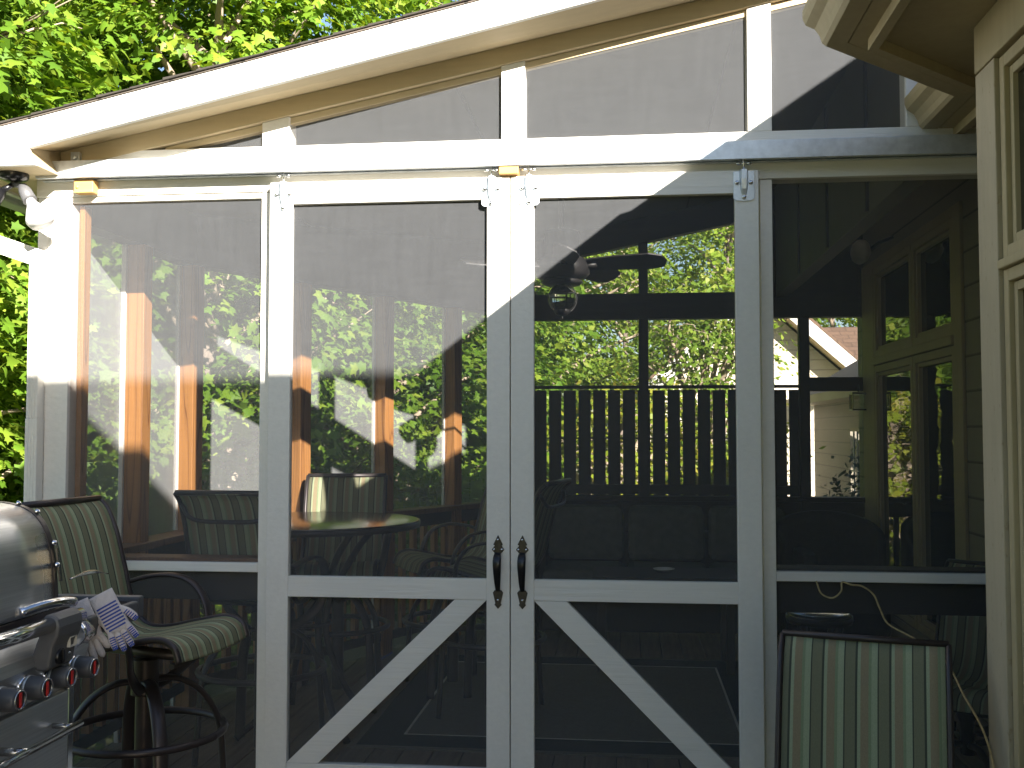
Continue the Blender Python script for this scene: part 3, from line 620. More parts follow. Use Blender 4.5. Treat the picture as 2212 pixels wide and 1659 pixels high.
# ------------------------------------------------------------ tables
def round_table(name,label,x,y,z,r,cat='table'):
    T=thing(name,label,cat,(x,y,0))
    MB().lathe([(0,z-.012),(r-.012,z-.012),(r-.004,z-.008),(r-.004,z-.002),(r-.012,z),(0,z)],64,(x,y,0)).build('tabletop','tabletop',T)
    MB().lathe([(r-.02,z-.035),(r,z-.035),(r+.004,z-.02),(r+.002,z-.004),(r-.006,z-.014),(r-.02,z-.014),(r-.02,z-.035)],64,(x,y,0)).build('rim','bronze',T)
    for k in range(4):
        a=math.pi/4+k*math.pi/2; c,s=math.cos(a),math.sin(a)
        MB().tube(smooth([(x+c*r*.75,y+s*r*.75,z-.03),(x+c*r*.45,y+s*r*.45,z-.2),(x+c*.09,y+s*.09,z*.5),(x+c*r*.4,y+s*r*.4,.15),(x+c*r*.7,y+s*r*.7,.01)],6),.018,8).build('leg','bronze',T)
    MB().tube([(x+math.cos(a)*.10,y+math.sin(a)*.10,z*.5) for a in [2*math.pi*i/24 for i in range(25)]],.012,8,caps=False).build('leg_ring','bronze',T)
    return T
round_table('bar_table','round bar table with hammered glass top reflecting the sunlit stool',-1.15,1.0,1.047,.56)
ST=round_table('side_table','small round dark side table carrying a pale blue tray',1.30,.50,.70,.14,'side table')
T=thing('coffee_table','dark coffee table holding a white dish before the sofa','coffee table',(.7,2.55,0))
bx(.25,1.15,2.3,2.8,.56,.60).build('tabletop','brown_x',T,bevel=.004)
for a,b in ((.28,2.33),(1.07,2.33),(.28,2.72),(1.07,2.72)): bx(a,a+.05,b,b+.05,0,.558).build('leg','brown',T,bevel=.003)
tag(MB().lathe([(0,.004),(.045,.004),(.068,.016),(.07,.018),(.066,.019),(.044,.009),(0,.009)],32,(.70,2.6,.60)).build('dish','white'),'small white dish on the dark coffee table','dish')
tag(MB().lathe([(0,.002),(.118,.002),(.130,.010),(.127,.012),(.116,.006),(0,.006)],40,(1.30,.50,.70)).build('tray','bluetray'),'shiny pale blue round tray on the small side table behind the right chair','tray')
# rug
Rg=thing('rug','dark bordered outdoor rug on the porch floor behind the doors','rug',(0,1.8,.003))
rx0,rx1,ry0,ry1=-.86,1.25,.66,2.75
def frame(x0,x1,y0,y1,w,z0,z1):
    return MB().box(x0,x1,y0,y0+w,z0,z1).box(x0,x1,y1-w,y1,z0,z1).box(x0,x0+w,y0+w,y1-w,z0,z1).box(x1-w,x1,y0+w,y1-w,z0,z1)
frame(rx0,rx1,ry0,ry1,.035,.004,.012).build('binding','rugf',Rg); frame(rx0+.036,rx1-.036,ry0+.036,ry1-.036,.19,.004,.011).build('border','rugb',Rg)
frame(rx0+.227,rx1-.227,ry0+.227,ry1-.227,.012,.004,.0115).build('inner_line','cream',Rg); bx(rx0+.24,rx1-.24,ry0+.24,ry1-.24,.004,.011).build('field','rugf',Rg)
# sofa
So=thing('sofa','long dark green sofa with loose cushions along the far fence','sofa',(.75,3.55,0))
bx(-.15,1.65,3.15,3.95,.10,.34).build('frame','darkwick',So,bevel=.02); bx(-.20,1.70,3.80,3.98,.30,.74).build('backrest','darkwick',So,bevel=.02)
for x in (-.25,1.66): bx(x,x+.10,3.1,3.95,.0,.66).build('armrest','darkwick',So,bevel=.02)
for k in range(3):
    x=-.14+k*.60
    MB().box(x+.005,x+.59,3.12,3.72,.35,.53).build('seat_cushion','sofa',So,sub=0,bevel=.05)
    m=MB().hexa([(x+.01,3.62,.54),(x+.585,3.62,.54),(x+.585,3.78,.54),(x+.01,3.78,.54)],[(x+.02,3.72,.94),(x+.575,3.72,.94),(x+.575,3.86,.94),(x+.02,3.86,.94)]); m.build('back_cushion','sofa',So,bevel=.05)
def armchair(x,y,label,rz=0):
    A=thing('armchair',label,'armchair',(x,y,0),0)
    MB().box(x-.34,x+.34,y-.32,y+.30,.12,.36).build('seat_frame','darkwick',A,bevel=.03)
    MB().grid(lambda u,v:(x+.36*math.sin((u*2-1)*1.9),y+.30-.34*(1-math.cos((u*2-1)*1.9))*.85,.3+v*(.62-.22*abs(u*2-1)**2)),25,8).build('backrest','darkwick',A,solid=.05)
    bx(x-.28,x+.28,y-.28,y+.2,.36,.50).build('seat_cushion','sofa',A,bevel=.05)
    for a in (-1,1):
        for b in (-1,1): bx(x+a*.3-.02,x+a*.3+.02,y+b*.27-.02,y+b*.27+.02,0,.12).build('leg','darkwick',A)
    return A
armchair(1.88,3.35,'dark wicker armchair with rounded back near the house windows')
# ------------------------------------------------------------ ceiling fan
fx,fy=.11,1.57
Fn=thing('ceiling_fan','dark ceiling fan with caged glass globe light','ceiling fan',(fx,fy,2.6))
MB().tube([(fx,fy,2.55),(fx,fy,zb(fx)-.02)],.014,10).lathe([(0,zb(fx)-.10),(.05,zb(fx)-.09),(.065,zb(fx)-.02)],20,(fx,fy,0)).build('downrod','fan',Fn)
MB().lathe([(0,2.62),(.09,2.62),(.10,2.60),(.10,2.48),(.15,2.45),(.155,2.38),(.13,2.355),(.085,2.35),(0,2.35)],28,(fx,fy,0)).build('motor','fan',Fn)
for k in range(5):
    a=R(-12+72*k); c,s=math.cos(a),math.sin(a)
    def bl(r,w,z): return (fx+c*r-s*w,fy+s*r+c*w,z)
    pts=[(.15,-.045,2.445),(.30,-.060,2.452),(.50,-.068,2.455),(.57,-.045,2.445),(.59,0,2.425),(.57,.05,2.402),(.50,.068,2.395),(.30,.060,2.398),(.15,.045,2.405)]
    MB().prism([bl(*p) for p in pts],(0,0,.008)).build('blade','fan',Fn)
    MB().tube([(fx+c*.10,fy+s*.10,2.42),(fx+c*.20,fy+s*.20,2.425)],.016,8).build('blade_iron','fan',Fn)
gz=2.245
MB().lathe([(0,2.352),(.10,2.350),(.118,2.335),(.10,2.318),(0,2.318)],28,(fx,fy,0)).build('light_cap','fan',Fn)
gl=MB().lathe([(.080*math.cos(t),gz+.080*math.sin(t)) for t in [R(-88+i*11) for i in range(16)]],28,(fx,fy,0)).build('globe','globe',Fn)
cg=MB()
for k in range(4):
    a=R(20+45*k)
    for s in (1,-1): cg.tube([(fx+s*math.cos(a)*.088*math.cos(t),fy+s*math.sin(a)*.088*math.cos(t),gz+.088*math.sin(t)) for t in [R(-85+i*13) for i in range(13)]],.0022,6)
cg.tube([(fx+.09*math.cos(2*math.pi*i/28),fy+.09*math.sin(2*math.pi*i/28),gz+.02) for i in range(29)],.0025,6,caps=False)
cg.lathe([(0,gz-.098),(.03,gz-.095),(.05,gz-.075),(.046,gz-.066)],20,(fx,fy,0)); cg.tube([(fx,fy,gz-.095),(fx,fy,gz-.12)],.006,8)
cg.build('cage','fan',Fn)
# ------------------------------------------------------------ wall speaker, lantern
Sp=thing('wall_speaker','rounded cream speaker high on the tan house wall inside the porch','speaker',(2.05,3.1,2.78))
def sp(u,v):
    t=u*math.pi; w=v*2*math.pi; r=math.sin(t)
    return (2.10+.07*math.cos(t)*.9-.02,3.15+.13*r*math.cos(w)*1.0,2.74+.085*r*math.sin(w))
MB().grid(sp,14,20).build('cabinet','cream',Sp); MB().tube([(2.12,3.15,2.74),(2.20,3.15,2.80),(2.298,3.15,2.84)],.012,8).build('bracket','black',Sp)
Ln=thing('hanging_lantern','small square dark lantern hanging at the right end of the far crossbar','lantern',(2.2,4.0,1.65))
lx,ly=2.235,4.0
MB().box(lx-.058,lx+.058,ly-.058,ly+.058,1.785,1.80).box(lx-.058,lx+.058,ly-.058,ly+.058,1.66,1.672).tube([(lx,ly,1.80),(lx,ly,1.86)],.006,6).build('cap','black',Ln)
m=MB()
for a in (-.054,.054):
    for b in (-.054,.054): m.box(lx+a-.004,lx+a+.004,ly+b-.004,ly+b+.004,1.672,1.785)
m.build('cage','black',Ln); MB().box(lx-.049,lx+.049,ly-.049,ly+.049,1.673,1.784).build('pane','globe',Ln)
# ------------------------------------------------------------ flood light
fx0,fy0=-2.10,-.13
Fl=thing('flood_light','twin flood light with bare white bulbs under the left porch eave','flood light',(fx0,fy0,2.586))
MB().lathe([(0,2.548),(.03,2.551),(.055,2.561),(.06,2.571),(.06,2.585)],24,(fx0,fy0,0)).tube([(fx0,fy0,2.575),(fx0,fy0,2.53)],.014,10).build('mount','black',Fl)
def bulb(d,off):
    d=Vector(d).normalized(); o=Vector((fx0,fy0,2.535))+Vector(off)
    MB().tube([(fx0,fy0,2.54),o],.012,8).tube([o,o+d*.03,o+d*.085],[.018,.026,.029],16).build('lamp_holder','black' if off[0]<0 else 'plastic',Fl)
    b=o+d*.083
    MB().tube([b,b+d*.015,b+d*.03,b+d*.07,b+d*.105,b+d*.125,b+d*.135],[.017,.020,.024,.044,.058,.052,.004],24).build('bulb','white',Fl)
bulb((.62,-.25,-.85),(.045,-.01,-.005)); bulb((-.30,-.5,-.9),(-.03,-.03,-.025)); 
# ------------------------------------------------------------ twine
tw=smooth([(1.20,-.01,.915),(1.215,-.03,.87),(1.255,-.04,.855),(1.29,-.03,.88),(1.298,-.012,.912),(1.33,-.03,.905),(1.37,-.03,.90),(1.41,-.04,.87),(1.43,-.05,.82),(1.455,-.07,.765),(1.50,-.2,.745),(1.535,-.4,.735),(1.53,-.6,.708),(1.505,-.8,.68),(1.487,-1.0,.649),(1.482,-1.091,.609),(1.482,-1.13,.557),(1.482,-1.15,.45)],6)
tag(MB().tube(tw,.0035,6).build('twine','twine'),'thin tan twine looped over the sill rail and hanging down at the right','twine')
# ------------------------------------------------------------ gas grill (front faces +X)
GX=-1.12; yr=-1.30; yl=-2.15
Gr=thing('gas_grill','stainless steel gas grill at the lower left corner','gas grill',(GX-.28,-1.72,0))
lp=[(0,1.00),(-.003,1.06),(-.010,1.13),(-.022,1.19),(-.045,1.24),(-.08,1.272),(-.13,1.290),(-.22,1.300),(-.34,1.300),(-.44,1.27),(-.50,1.20),(-.53,1.08),(-.54,1.00)]
lp=[(GX-.03+a,b) for a,b in lp]; ls=smooth([(a,0,b) for a,b in lp],5)
n=len(ls); MB().grid(lambda u,v:(ls[int(round(u*(n-1)))].x,yl+(yr-.115-yl)*v,ls[int(round(u*(n-1)))].z),n,6).build('lid','steel',Gr,solid=.003)
for y in (yr-.115,yl-.03):
    cx_=GX-.03-.27; cz=1.0
    MB().prism([(cx_+(p.x-cx_)*1.012,y,cz+(p.z-cz)*1.01) for p in ls],(0,.028,0)).build('lid_end','bronze',Gr,bevel=.004)
b=MB()
for z,h in ((1.262,.01),(1.075,.01)):
    pass
for i in (9,14,24,30):
    p=ls[min(i,n-1)]; b.lathe([(0,.010),(.006,.008),(.008,0)],10,(p.x+.006,yr-.095,p.z+.004),'x')
b.build('rivet','chrome',Gr)
MB().add([(ls[12].x+.008,yr-.093,ls[12].z+.012),(ls[12].x+.008,yr-.080,ls[12].z+.012),(ls[6].x+.010,yr-.080,ls[6].z),(ls[6].x+.010,yr-.093,ls[6].z)],[(0,1,2,3)]).build('lid_trim','chrome',Gr,solid=.004)
# firebox shelf behind handle, body, control panel
MB().box(GX-.55,GX-.03,yl,yr-.02,.80,.998).build('firebox','bronze',Gr,bevel=.005)
cp=[(GX-.03,yr,.955),(GX+.012,yr,.905),(GX+.02,yr,.875),(GX-.018,yr,.770),(GX-.06,yr,.768),(GX-.06,yr,.955)]
MB().prism(cp,(0,yl-yr,0)).build('control_panel','steel',Gr,bevel=.005)
bx(GX-.56,GX-.045,yl,yr+.0,.10,.765).build('cabinet','steel',Gr,bevel=.004)
bx(GX-.0445,GX-.022,yl,yr-.035,.12,.755).build('cabinet_door','steel',Gr,bevel=.004)
bx(GX-.0445,GX-.025,yr-.03,yr-.001,.10,.765).build('cabinet_edge','chrome',Gr,bevel=.002)
MB().tube([(GX+.045,yl,.675),(GX+.045,yr-.09,.675)],.011,12).tube([(GX-.02,yr-.12,.675),(GX+.045,yr-.12,.675)],.008,8).tube([(GX-.02,yr-.36,.675),(GX+.05,yr-.36,.675)],.012,8).build('door_handle','chrome',Gr)
# main bar handle with grey bracket
MB().tube([(GX+.055,yl,.985),(GX+.055,yr-.12,.985)],.0205,18).build('handle_bar','chrome',Gr)
MB().tube(smooth([(GX-.03,yr-.28,1.015),(GX+.0,yr-.21,1.026),(GX+.02,yr-.16,1.027),(GX+.03,yr-.11,1.02)],5),.014,12).build('handle_arm','chrome',Gr)
bp_=[(GX+.028,.965),(GX+.030,.995),(GX+.044,1.012),(GX+.064,1.013),(GX+.080,1.0),(GX+.085,.98),(GX+.080,.955),(GX+.066,.925),(GX+.058,.872),(GX+.045,.860),(GX+.018,.862),(GX+.005,.90)]
bk=MB().prism([(a,yr-.155,b) for a,b in bp_],(0,-.125,0))
B=bk.build('handle_bracket','plastic',Gr,bevel=.008)
MB().lathe([(0,.012),(.020,.012),(.022,.010),(.022,0)],20,(GX+.058,yr-.235,.895),'x').box(GX+.069,GX+.074,yr-.238,yr-.232,.878,.912).build('switch_dial','black',B)
fr=MB(); X=GX+.074
for a in ((yr-.205,yr-.2025,.912,.940),(yr-.172,yr-.1695,.912,.940),(yr-.2025,yr-.172,.9375,.940),(yr-.2025,yr-.172,.912,.9145)): fr.box(X-.010,X,a[0],a[1],a[2],a[3])
fr.build('label_frame','cream',B); MB().lathe([(0,.004),(.005,.003),(.006,0)],10,(GX+.060,yr-.185,.893),'x').build('button','chrome',B)
# thermometer badge on right
MB().grid(lambda u,v:(GX+.012+.028*math.sin(u*math.pi),yr-.065+.055*v,.955-.075*u+.006*math.sin(v*math.pi)),8,6).build('badge','chrome',Gr,solid=.004)
# text on badge
def text(s,size,mat,loc,rot,par,name='lettering'):
    c=bpy.data.curves.new(name,'FONT'); c.body=s; c.size=size; c.extrude=.0004; c.align_x='CENTER'
    o=bpy.data.objects.new('tmp',c); me=bpy.data.meshes.new_from_object(o); bpy.data.objects.remove(o)
    q=bpy.data.objects.new(name,me); COL.objects.link(q); me.materials.append(M[mat]); q.location=loc; q.rotation_euler=rot
    if par: 
        q.parent=par
        if par.type=='EMPTY': q.matrix_parent_inverse=Matrix.Translation(par.location).inverted()
    return q
def knob(y,z):
    k=MB().lathe([(.022,.004),(.034,.004),(.036,.012),(.033,.020),(.030,.022)],28,(GX-.001,y,z),'x').build('knob','chrome',Gr)
    MB().lathe([(.030,.018),(.0315,.022),(.029,.070),(.026,.076),(.0,.076)],28,(GX-.001,y,z),'x').build('grip','knob',k)
    MB().lathe([(.0305,.024),(.0325,.024),(.0325,.031),(.0305,.031)],28,(GX-.001,y,z),'x').build('ring','galv',k)
    MB().lathe([(0,.0762),(.022,.0764)],28,(GX-.001,y,z),'x').build('face','black',k)
    MB().lathe([(.022,.0765),(.0255,.0765),(.0255,.079),(.022,.079)],28,(GX-.001,y,z),'x').build('rim','chrome',k)
    MB().box(GX+.0755,GX+.079,y-.0038,y+.0038,z-.018,z+.018).build('marker','red',k)
for i in range(6): knob(yr-.075-i*.122,.830)
# side burner shelf on the right end
MB().box(-1.56,-1.10,-.99,-.955,.90,.968).box(-1.125,-1.10,yr+.004,-.992,.895,.955).box(-1.56,-1.53,yr+.004,-.992,.90,.968).box(-1.53,-1.126,yr+.004,-.992,.885,.90).build('side_shelf','plastic',Gr,bevel=.006)
MB().box(-1.52,-1.14,-1.0,-.992,.945,.954).build('shelf_trim','chrome',Gr)
MB().lathe([(0,.93),(.05,.93),(.06,.92),(.06,.901)],24,(-1.33,-1.16,0)).build('burner_cap','plastic',Gr)
vt=MB()
for i in range(6): vt.tube([(-1.098,-1.24+i*.032,.905),(-1.098,-1.215+i*.032,.94)],.003,6)
vt.build('shelf_vent','black',Gr)
# skewer lying above the shelf, hooked over the lid end and the shelf rim
p0,p1=Vector((-1.235,-1.44,1.062)),Vector((-1.30,-.965,.985))
p0,p1=Vector((-1.165,-1.30,1.066)),Vector((-1.225,-.955,.985+.05))
sk=MB(); k=12
sk.tube([p0+(p1-p0)*(i/k)+Vector((0,0,.012*math.sin(math.pi*i/k))) for i in range(k+1)],[.0022,.0022,.003,.0045,.006,.0072,.0078,.0078,.007,.003,.002,.002,.002],8)
tag(sk.build('skewer','chrome'),'thin shiny metal skewer resting across the grill side shelf','skewer')
# ------------------------------------------------------------ oven gloves hanging over the shelf edge
def skinned(name,mat,par,verts,edges,radii,sub=2):
    me=bpy.data.meshes.new(name); me.from_pydata(verts,edges,[]); me.update()
    o=bpy.data.objects.new(name,me); COL.objects.link(o); me.materials.append(M[mat])
    o.modifiers.new('skin','SKIN'); sv=me.skin_vertices[0].data
    for i,r in enumerate(radii): sv[i].radius=(r,r*.55) if not isinstance(r,tuple) else r
    sv[0].use_root=True
    s=o.modifiers.new('sub','SUBSURF'); s.levels=sub; s.render_levels=sub
    for p in me.polygons: p.use_smooth=True
    o.modifiers['skin'].use_smooth_shade=True
    o.parent=par; return o
def glovemesh(par,blue):
    """flat knitted glove in local XZ plane (fingers to -Z, width X, thickness Y)"""
    m=MB()
    def pad(pts,hw,th=.010):
        c=smooth([(p[0],0,p[1]) for p in pts],5); k=len(c); vs=[]
        nn=14
        for i,p in enumerate(c):
            t=(c[min(i+1,k-1)]-c[max(i-1,0)]).normalized(); s_=Vector((t.z,0,-t.x))
            u=i/(k-1); w=hw*(1 if u<.75 else math.sqrt(max(0.02,1-((u-.75)/.25)**2)))
            for j in range(nn):
                a=2*math.pi*j/nn; q=p+s_*(w*math.cos(a)); vs.append((q.x,th*math.sin(a)*(w/hw)**.5,q.z))
        m.add(vs,[(i*nn+j,i*nn+(j+1)%nn,(i+1)*nn+(j+1)%nn,(i+1)*nn+j) for i in range(k-1) for j in range(nn)]+[tuple(range(nn)),tuple(range((k-1)*nn,k*nn))],True)
    pad([(0,.13),(0,.07),(0,.0),(.0,-.045)],.048,.015)
    fing=[((-.030,-.02),(-.040,-.06),(-.043,-.098)),((-.010,-.02),(-.013,-.07),(-.016,-.118)),((.012,-.02),(.014,-.07),(.017,-.116)),((.033,-.02),(.041,-.055),(.048,-.092)),((.035,.045),(.062,.012),(.078,-.030))]
    for f in fing: pad(f,.0135 if f[0][1]<0 else .015,.011)
    g=m.build('palm' if par else 'glove','cotton',par)
    return g,fing
def gloves(loc,rot,blue,name,label):
    G=thing(name,label,'oven glove',loc,0,local=True); G.rotation_euler=rot
    g,fing=glovemesh(G,blue)
    if blue:
        s=MB()
        def bar(c,w,ang,h=.0034):
            c=Vector(c); d=Vector((math.cos(ang),0,math.sin(ang))); q=Vector((-d.z,0,d.x))
            N_=8
            vs=[]
            for i in range(N_+1):
                t=-1+2*i/N_; y=-.0158*math.sqrt(max(0,1-(t*w/.0485)**2)) if w>.02 else -.0112*math.sqrt(max(0.05,1-(t*w/.0138)**2))
                for e in (-h,h): p=c+d*(t*w)+q*e; vs.append((p.x,y-.0012,p.z))
            s.add(vs,[(2*i,2*i+2,2*i+3,2*i+1) for i in range(N_)])
        for i in range(8): bar((0,0,.075-.0135*i),.040 if i<7 else .034,.02)
        for f in fing:
            a,b_,c=[Vector((p[0],0,p[1])) for p in f]; ang=math.atan2(-(c-b_).x,-(c-b_).z)
            for i in range(6):
                t=.36+.115*i; p=a*(1-t)**2+b_*2*t*(1-t)+c*t*t
                bar(p,.0105,-ang,.0024)
            tip=c-(c-b_).normalized()*.008
            for k in (-.006,0,.006): 
                d=(c-b_).normalized(); q=Vector((d.z,0,-d.x)); pp=tip+q*k
                s.add([(pp.x-d.x*.009-q.x*.002,-.0125,pp.z-d.z*.009-q.z*.002),(pp.x+d.x*.007-q.x*.002,-.010,pp.z+d.z*.007-q.z*.002),(pp.x+d.x*.007+q.x*.002,-.010,pp.z+d.z*.007+q.z*.002),(pp.x-d.x*.009+q.x*.002,-.0125,pp.z-d.z*.009+q.z*.002)],[(0,1,2,3)])
        s.build('grip_stripes','blue',G,solid=.0012)
        t=text("'OVE' GLOVE",.013,'blue',(0,-.0175,.098),(R(90),0,0),G)
    return G
gv=gloves((-1.035,-1.275,.938),(R(-10),R(-27),R(27)),True,'oven_glove','white oven glove with blue rubber stripes hanging on the grill side shelf')
g2=gloves((-1.125,-1.262,.905),(R(-12),R(-22),R(32)),False,'oven_glove','plain cream oven glove left of the blue striped glove on the grill')
G3='oven gloves on the grill'; gv['group']=G3; g2['group']=G3; gv.scale=(.74,.8,.74); g2.scale=(.74,.8,.74)
# ------------------------------------------------------------ neighbour house
NH=thing('neighbor_house','cream neighbour house with gable and tan shingle roof beyond the porch','house',(5,16,-2.8))
def np_(mb,name,mat): return mb.build(name,mat,NH)
gx,gz0=3.0,4.34; k=.904
np_(MB().prism([(0.2,16,-2.8),(6.6,16,-2.8),(6.6,16,gz0-.35-k*3.6),(gx,16,gz0-.35),(0.2,16,gz0-.35-k*2.8)],(0,5,0)),'wall','siding_n')
np_(MB().prism([(gx,15.5,gz0-.30),(gx,15.5,gz0),(7.2,15.5,gz0-k*4.2),(7.2,15.5,gz0-.30-k*4.2)],(0,.04,0)),'rake_board','paint_x')
np_(MB().prism([(gx,15.5,gz0-.30),(gx,15.5,gz0),(-.6,15.5,gz0-k*3.6),(-.6,15.5,gz0-.30-k*3.6)],(0,.04,0)),'rake_board','paint_x')
np_(MB().prism([(gx,15.5,gz0+.01),(7.2,15.5,gz0+.01-k*4.2),(7.2,15.5,gz0+.07-k*4.2),(gx,15.5,gz0+.07),(-.6,15.5,gz0+.07-k*3.6),(-.6,15.5,gz0+.01-k*3.6)],(0,5.5,0)),'roof','shingle_tan')
np_(MB().prism([(gx,15.54,gz0-.30),(7.2,15.54,gz0-.30-k*4.2),(7.2,15.54,gz0-.28-k*4.2),(gx,15.54,gz0-.28)],(0,.45,0)),'soffit','soffit')
np_(MB().add([(3.6,16.2,2.2),(12,16.2,2.2),(12,18.5,3.72),(3.6,18.5,3.72)],[(0,1,2,3)]),'roof','shingle_tan')
# lower grey wing of the main house beyond the porch
hp(MB().add([(3.3,6.0,2.05),(3.3,14.3,2.05),(6.9,14.3,4.2),(6.9,6.0,4.2)],[(0,1,2,3)]),'roof','shingle_grey',0).modifiers.new('solid','SOLIDIFY').thickness=-.06
hp(bx(3.22,3.34,6.0,14.3,1.93,2.05),'gutter','tan'); hp(bx(3.34,3.65,6.0,14.3,1.94,1.96),'soffit','tan'); hp(bx(3.57,3.65,7.55,7.65,-2.8,1.93),'downspout','galv')
for y0,y1 in ((8.2,9.1),(10.2,11.0)):
    w=MB().box(3.62,3.649,y0,y1,.35,1.55).build('window','tan',H)
    MB().box(3.61,3.618,y0+.05,y1-.05,.40,1.50).build('glass','glass_flat',w)
    g=MB()
    for q in (.33,.66): g.box(3.600,3.609,y0+.05+(y1-y0-.1)*q-.01,y0+.05+(y1-y0-.1)*q+.01,.40,1.50)
    g.box(3.600,3.6088,y0+.05,y1-.05,.94,.96); g.build('muntins','paint_z',w)
# ------------------------------------------------------------ trees
MAPLE=[(0,-.40),(.30,-.44),(.26,-.18),(.56,.06),(.24,.12),(0,.60)]
def leafcloud(name,mat,count,rad,cen,size,clumps,maple,parent=None,flat=.35,shell=.55,droop=.5,csize=.55,seed=1):
    g=np.random.default_rng(seed)
    d=g.normal(size=(clumps,3)); d/=np.linalg.norm(d,axis=1)[:,None]
    rr=(shell+(1-shell)*g.random(clumps)**.7)
    cc=d*rr[:,None]*np.array(rad)+np.array(cen)
    idx=g.integers(0,clumps,count)
    off=g.normal(size=(count,3))*np.array([csize,csize,csize*flat])*.6
    # sprays tilt away from the trunk
    out=d[idx]; off[:,2]-=np.einsum('ij,ij->i',off[:,:2],out[:,:2])*.45
    p=cc[idx]+off
    nrm=np.stack([out[:,0]*.5,out[:,1]*.5,np.full(count,.75)],1)+g.normal(size=(count,3))*.42
    nrm/=np.linalg.norm(nrm,axis=1)[:,None]
    t=np.stack([out[:,0],out[:,1],np.full(count,-droop)],1)+g.normal(size=(count,3))*.6
    t-=np.einsum('ij,ij->i',t,nrm)[:,None]*nrm; t/=np.linalg.norm(t,axis=1)[:,None]; s=np.cross(nrm,t)
    sz=size*(.65+.7*g.random(count))
    if maple:
        L=np.array([(x,y,abs(x)*-.25) for x,y in MAPLE]+[(-x,y,abs(x)*-.25) for x,y in MAPLE[1:-1]]); 
        faces=[[0,1,2,3,4,5],[0,5,9,8,7,6]]
    else:
        L=np.array([(0,-.5,0),(.27,0,-.06),(0,.5,0),(-.27,0,-.06)]); faces=[[0,1,2,3]]
    nv=len(L)
    V=p[:,None,:]+sz[:,None,None]*(L[None,:,0,None]*s[:,None,:]+L[None,:,1,None]*t[:,None,:]+L[None,:,2,None]*nrm[:,None,:])
    me=bpy.data.meshes.new(name); me.vertices.add(count*nv); me.vertices.foreach_set('co',V.reshape(-1).astype(np.float32))
    fl=np.array([i for f in faces for i in f]); nl=len(fl); tot=[len(f) for f in faces]
    me.loops.add(count*nl); me.loops.foreach_set('vertex_index',(fl[None,:]+np.arange(count)[:,None]*nv).reshape(-1).astype(np.int32))
    me.polygons.add(count*len(faces)); st=np.cumsum([0]+tot[:-1])
    me.polygons.foreach_set('loop_start',(st[None,:]+np.arange(count)[:,None]*nl).reshape(-1).astype(np.int32))
    me.update(calc_edges=True); me.validate(); me.materials.append(M[mat])
    o=bpy.data.objects.new(name,me); COL.objects.link(o)
    if parent: o.parent=parent
    return o,cc
def tree(label,group,rad,cz,size,count,clumps,maple,mat,seed,name='maple_tree',base=-2.8,cat='tree'):
    T=thing(name,label,cat,(0,0,base),0,group,local=True)
    c0=(0,0,cz-base)
    o,cc=leafcloud('crown',mat,count,rad,c0,size,clumps,maple,T,seed=seed)
    m=MB(); g=random.Random(seed); top=c0[2]+rad[2]*.6
    tp=[(0,0,0),(.05,.05,top*.3),(-.05,.1,top*.6),(.05,0,top)]; m.tube(smooth(tp,4),[.17-.14*i/12 for i in range(13)],10)
    m.build('trunk','bark',T,xf=1)
    b=MB()
    for i in g.sample(range(len(cc)),min(len(cc),46)):
        c=Vector(cc[i]); z0=max(.5,min(top,c.z-.9-g.random()*.8)); s=Vector((0,0,z0)); mid=(s+c)/2+Vector((g.uniform(-.25,.25),g.uniform(-.25,.25),g.uniform(0,.35)))
        pts=smooth([s,mid,c],5); k=len(pts); b.tube(pts,[.045*(1-i_/k)+.008 for i_ in range(k)],6)
        for q in range(3):
            e=c+Vector((g.uniform(-.5,.5),g.uniform(-.5,.5),g.uniform(-.25,.3))); b.tube([pts[-3],(pts[-1]+e)/2+Vector((0,0,.05)),e],[.010,.007,.003],5)
    b.build('limb','twig',T,xf=1)
    return T
GT='maple trees close to the left of the porch'; GF='trees beyond the porch'
near=[tree('',GT,(2.5,2.5,5.4),2.6,.125,32000,280,True,'leaf',3),tree('',GT,(2.8,2.6,5.8),3.0,.125,32000,280,True,'leaf',9)]
spots=[(-6.6,4.2,0,0,'leafy maple at the far left edge, seen beside the porch corner post'),(-4.6,8.2,1,1.5,'leafy maple behind the leftmost cedar posts'),(-8.6,7.6,.6,2.4,'leafy maple rising above the low left end of the porch roof'),
 (-3.2,11.2,-.3,3.9,'leafy maple behind the middle cedar posts'),(-6.6,11.5,1.6,.7,'tall maple above the middle of the porch roof edge'),(-4.1,13.6,-.5,5.0,'leafy maple behind the bar table corner'),(-9.5,12,2.5,3.2,'tallest maple at the top left corner'),(-3.0,15.5,2.8,1.2,'tall maple showing over the upper part of the white fascia')]
back=[(-8.0,-9.5,.5,1.0),(-3.5,-13,.5,2.0)]  # unseen maples, added to cut sky light on the porch front
for i,(x,y,z,a,l) in enumerate(spots):
    s=near[i%2]; o=s if i<2 else copy_tree(s); o.location=(x,y,-2.8+0*z); o.rotation_euler=(0,0,a); o.scale=(1,1,1.0+.10*z); o['label']=l; o['group']=GT
for i,(x,y,z,a) in enumerate(back):
    o=copy_tree(near[i]); o.location=(x,y,-2.8); o.rotation_euler=(0,0,a); o.scale=(1.2,1.2,.9); o['label']='leafy maple behind the photographer, mirrored faintly in the grill lid' if i==0 else 'second leafy maple behind the photographer beyond the deck'; o['group']='trees behind the deck'
far=[tree('',GF,(3.2,3.2,5.6),3.2,.15,17000,170,False,'leaf2',21,'broadleaf_tree'),tree('',GF,(3.2,3.2,5.2),2.6,.15,15000,150,False,'leaf2',22,'broadleaf_tree')]
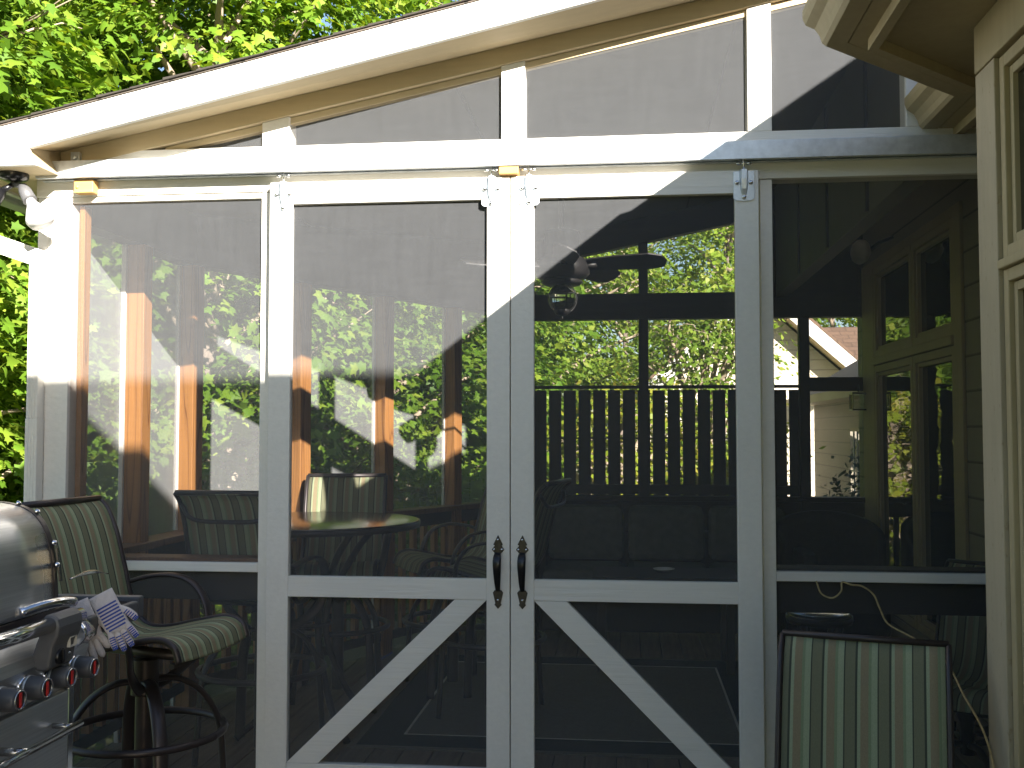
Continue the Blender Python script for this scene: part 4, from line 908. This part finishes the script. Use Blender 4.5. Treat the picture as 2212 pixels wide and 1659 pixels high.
fs=[(-1.4,17,0,'green tree seen left of the fan light above the fence'),(3.2,24,1,'tall thin crowned tree with sky gaps above the privacy fence'),(-3,20,2,'bushy tree behind the table corner of the porch'),(6.5,27,3,'tree above the neighbour roof'),(11,30,4,'tree right of the neighbour gable top'),(-8,20,5,'bushy tree deep in the left woods'),(-13,14,1,'tree at the far left of the woods'),(.5,27,2.2,'tree far behind the fence middle'),(-5,27,.4,'distant tree behind the left woods'),(15,26,2.9,'tree far right beyond the neighbour house'),(-14,22,1.9,'distant tree left of the woods'),(5,34,.9,'most distant tree beyond the fence')]
for i,(x,y,a,l) in enumerate(fs):
    s=far[i%2]; o=s if i<2 else copy_tree(s); o.location=(x,y,-2.8); o.rotation_euler=(0,0,a); k=(1+.12*(i%3)) if i<12 else .42; o.scale=(k,k,k*1.05); o['label']=l; o['group']=GF
bt=tree('slim green tree between the fence and the neighbour gable','',(1.15,1.1,2.6),1.7,.11,9000,70,False,'leaf2',33,'broadleaf_tree'); bt.location=(1.75,12.8,-2.8)
yt=tree('yellow green young tree with reddish leaves just beyond the fence','',(1.5,1.3,1.7),.6,.13,7000,60,False,'leaf3',31,'young_tree'); yt.location=(.35,11.5,-2.8)
for i,(x,y,l,s) in enumerate(((3.0,5.6,'dark juniper bush below the lantern by the house wing',1.0),)):
    J=thing('juniper_bush',l,'bush',(x,y,-1.0)); J['_local']=1
    o,_=leafcloud('foliage','leafd',9000,(.45,.45,1.3),(0,0,1.0),.07,60,False,J,seed=41)
    MB().tube([(0,0,-1.8),(0,0,1.2)],.05,8).build('stem','bark',J,xf=1)
# low shrubs along the woods edge
und,_=leafcloud('undergrowth','leaf',22000,(9,7,1.2),(-6,9,-2.2),.14,260,False,None,seed=51); tag(und,kind='stuff')
und2,_=leafcloud('undergrowth','leaf2',16000,(9,6,1.3),(3,20,-1.9),.16,200,False,None,seed=52); tag(und2,kind='stuff')
for o in bpy.data.objects:
    if '_local' in o: del o['_local']
    for k in ('label','category','group'):
        if k in o and o[k] in ('',None): del o[k]
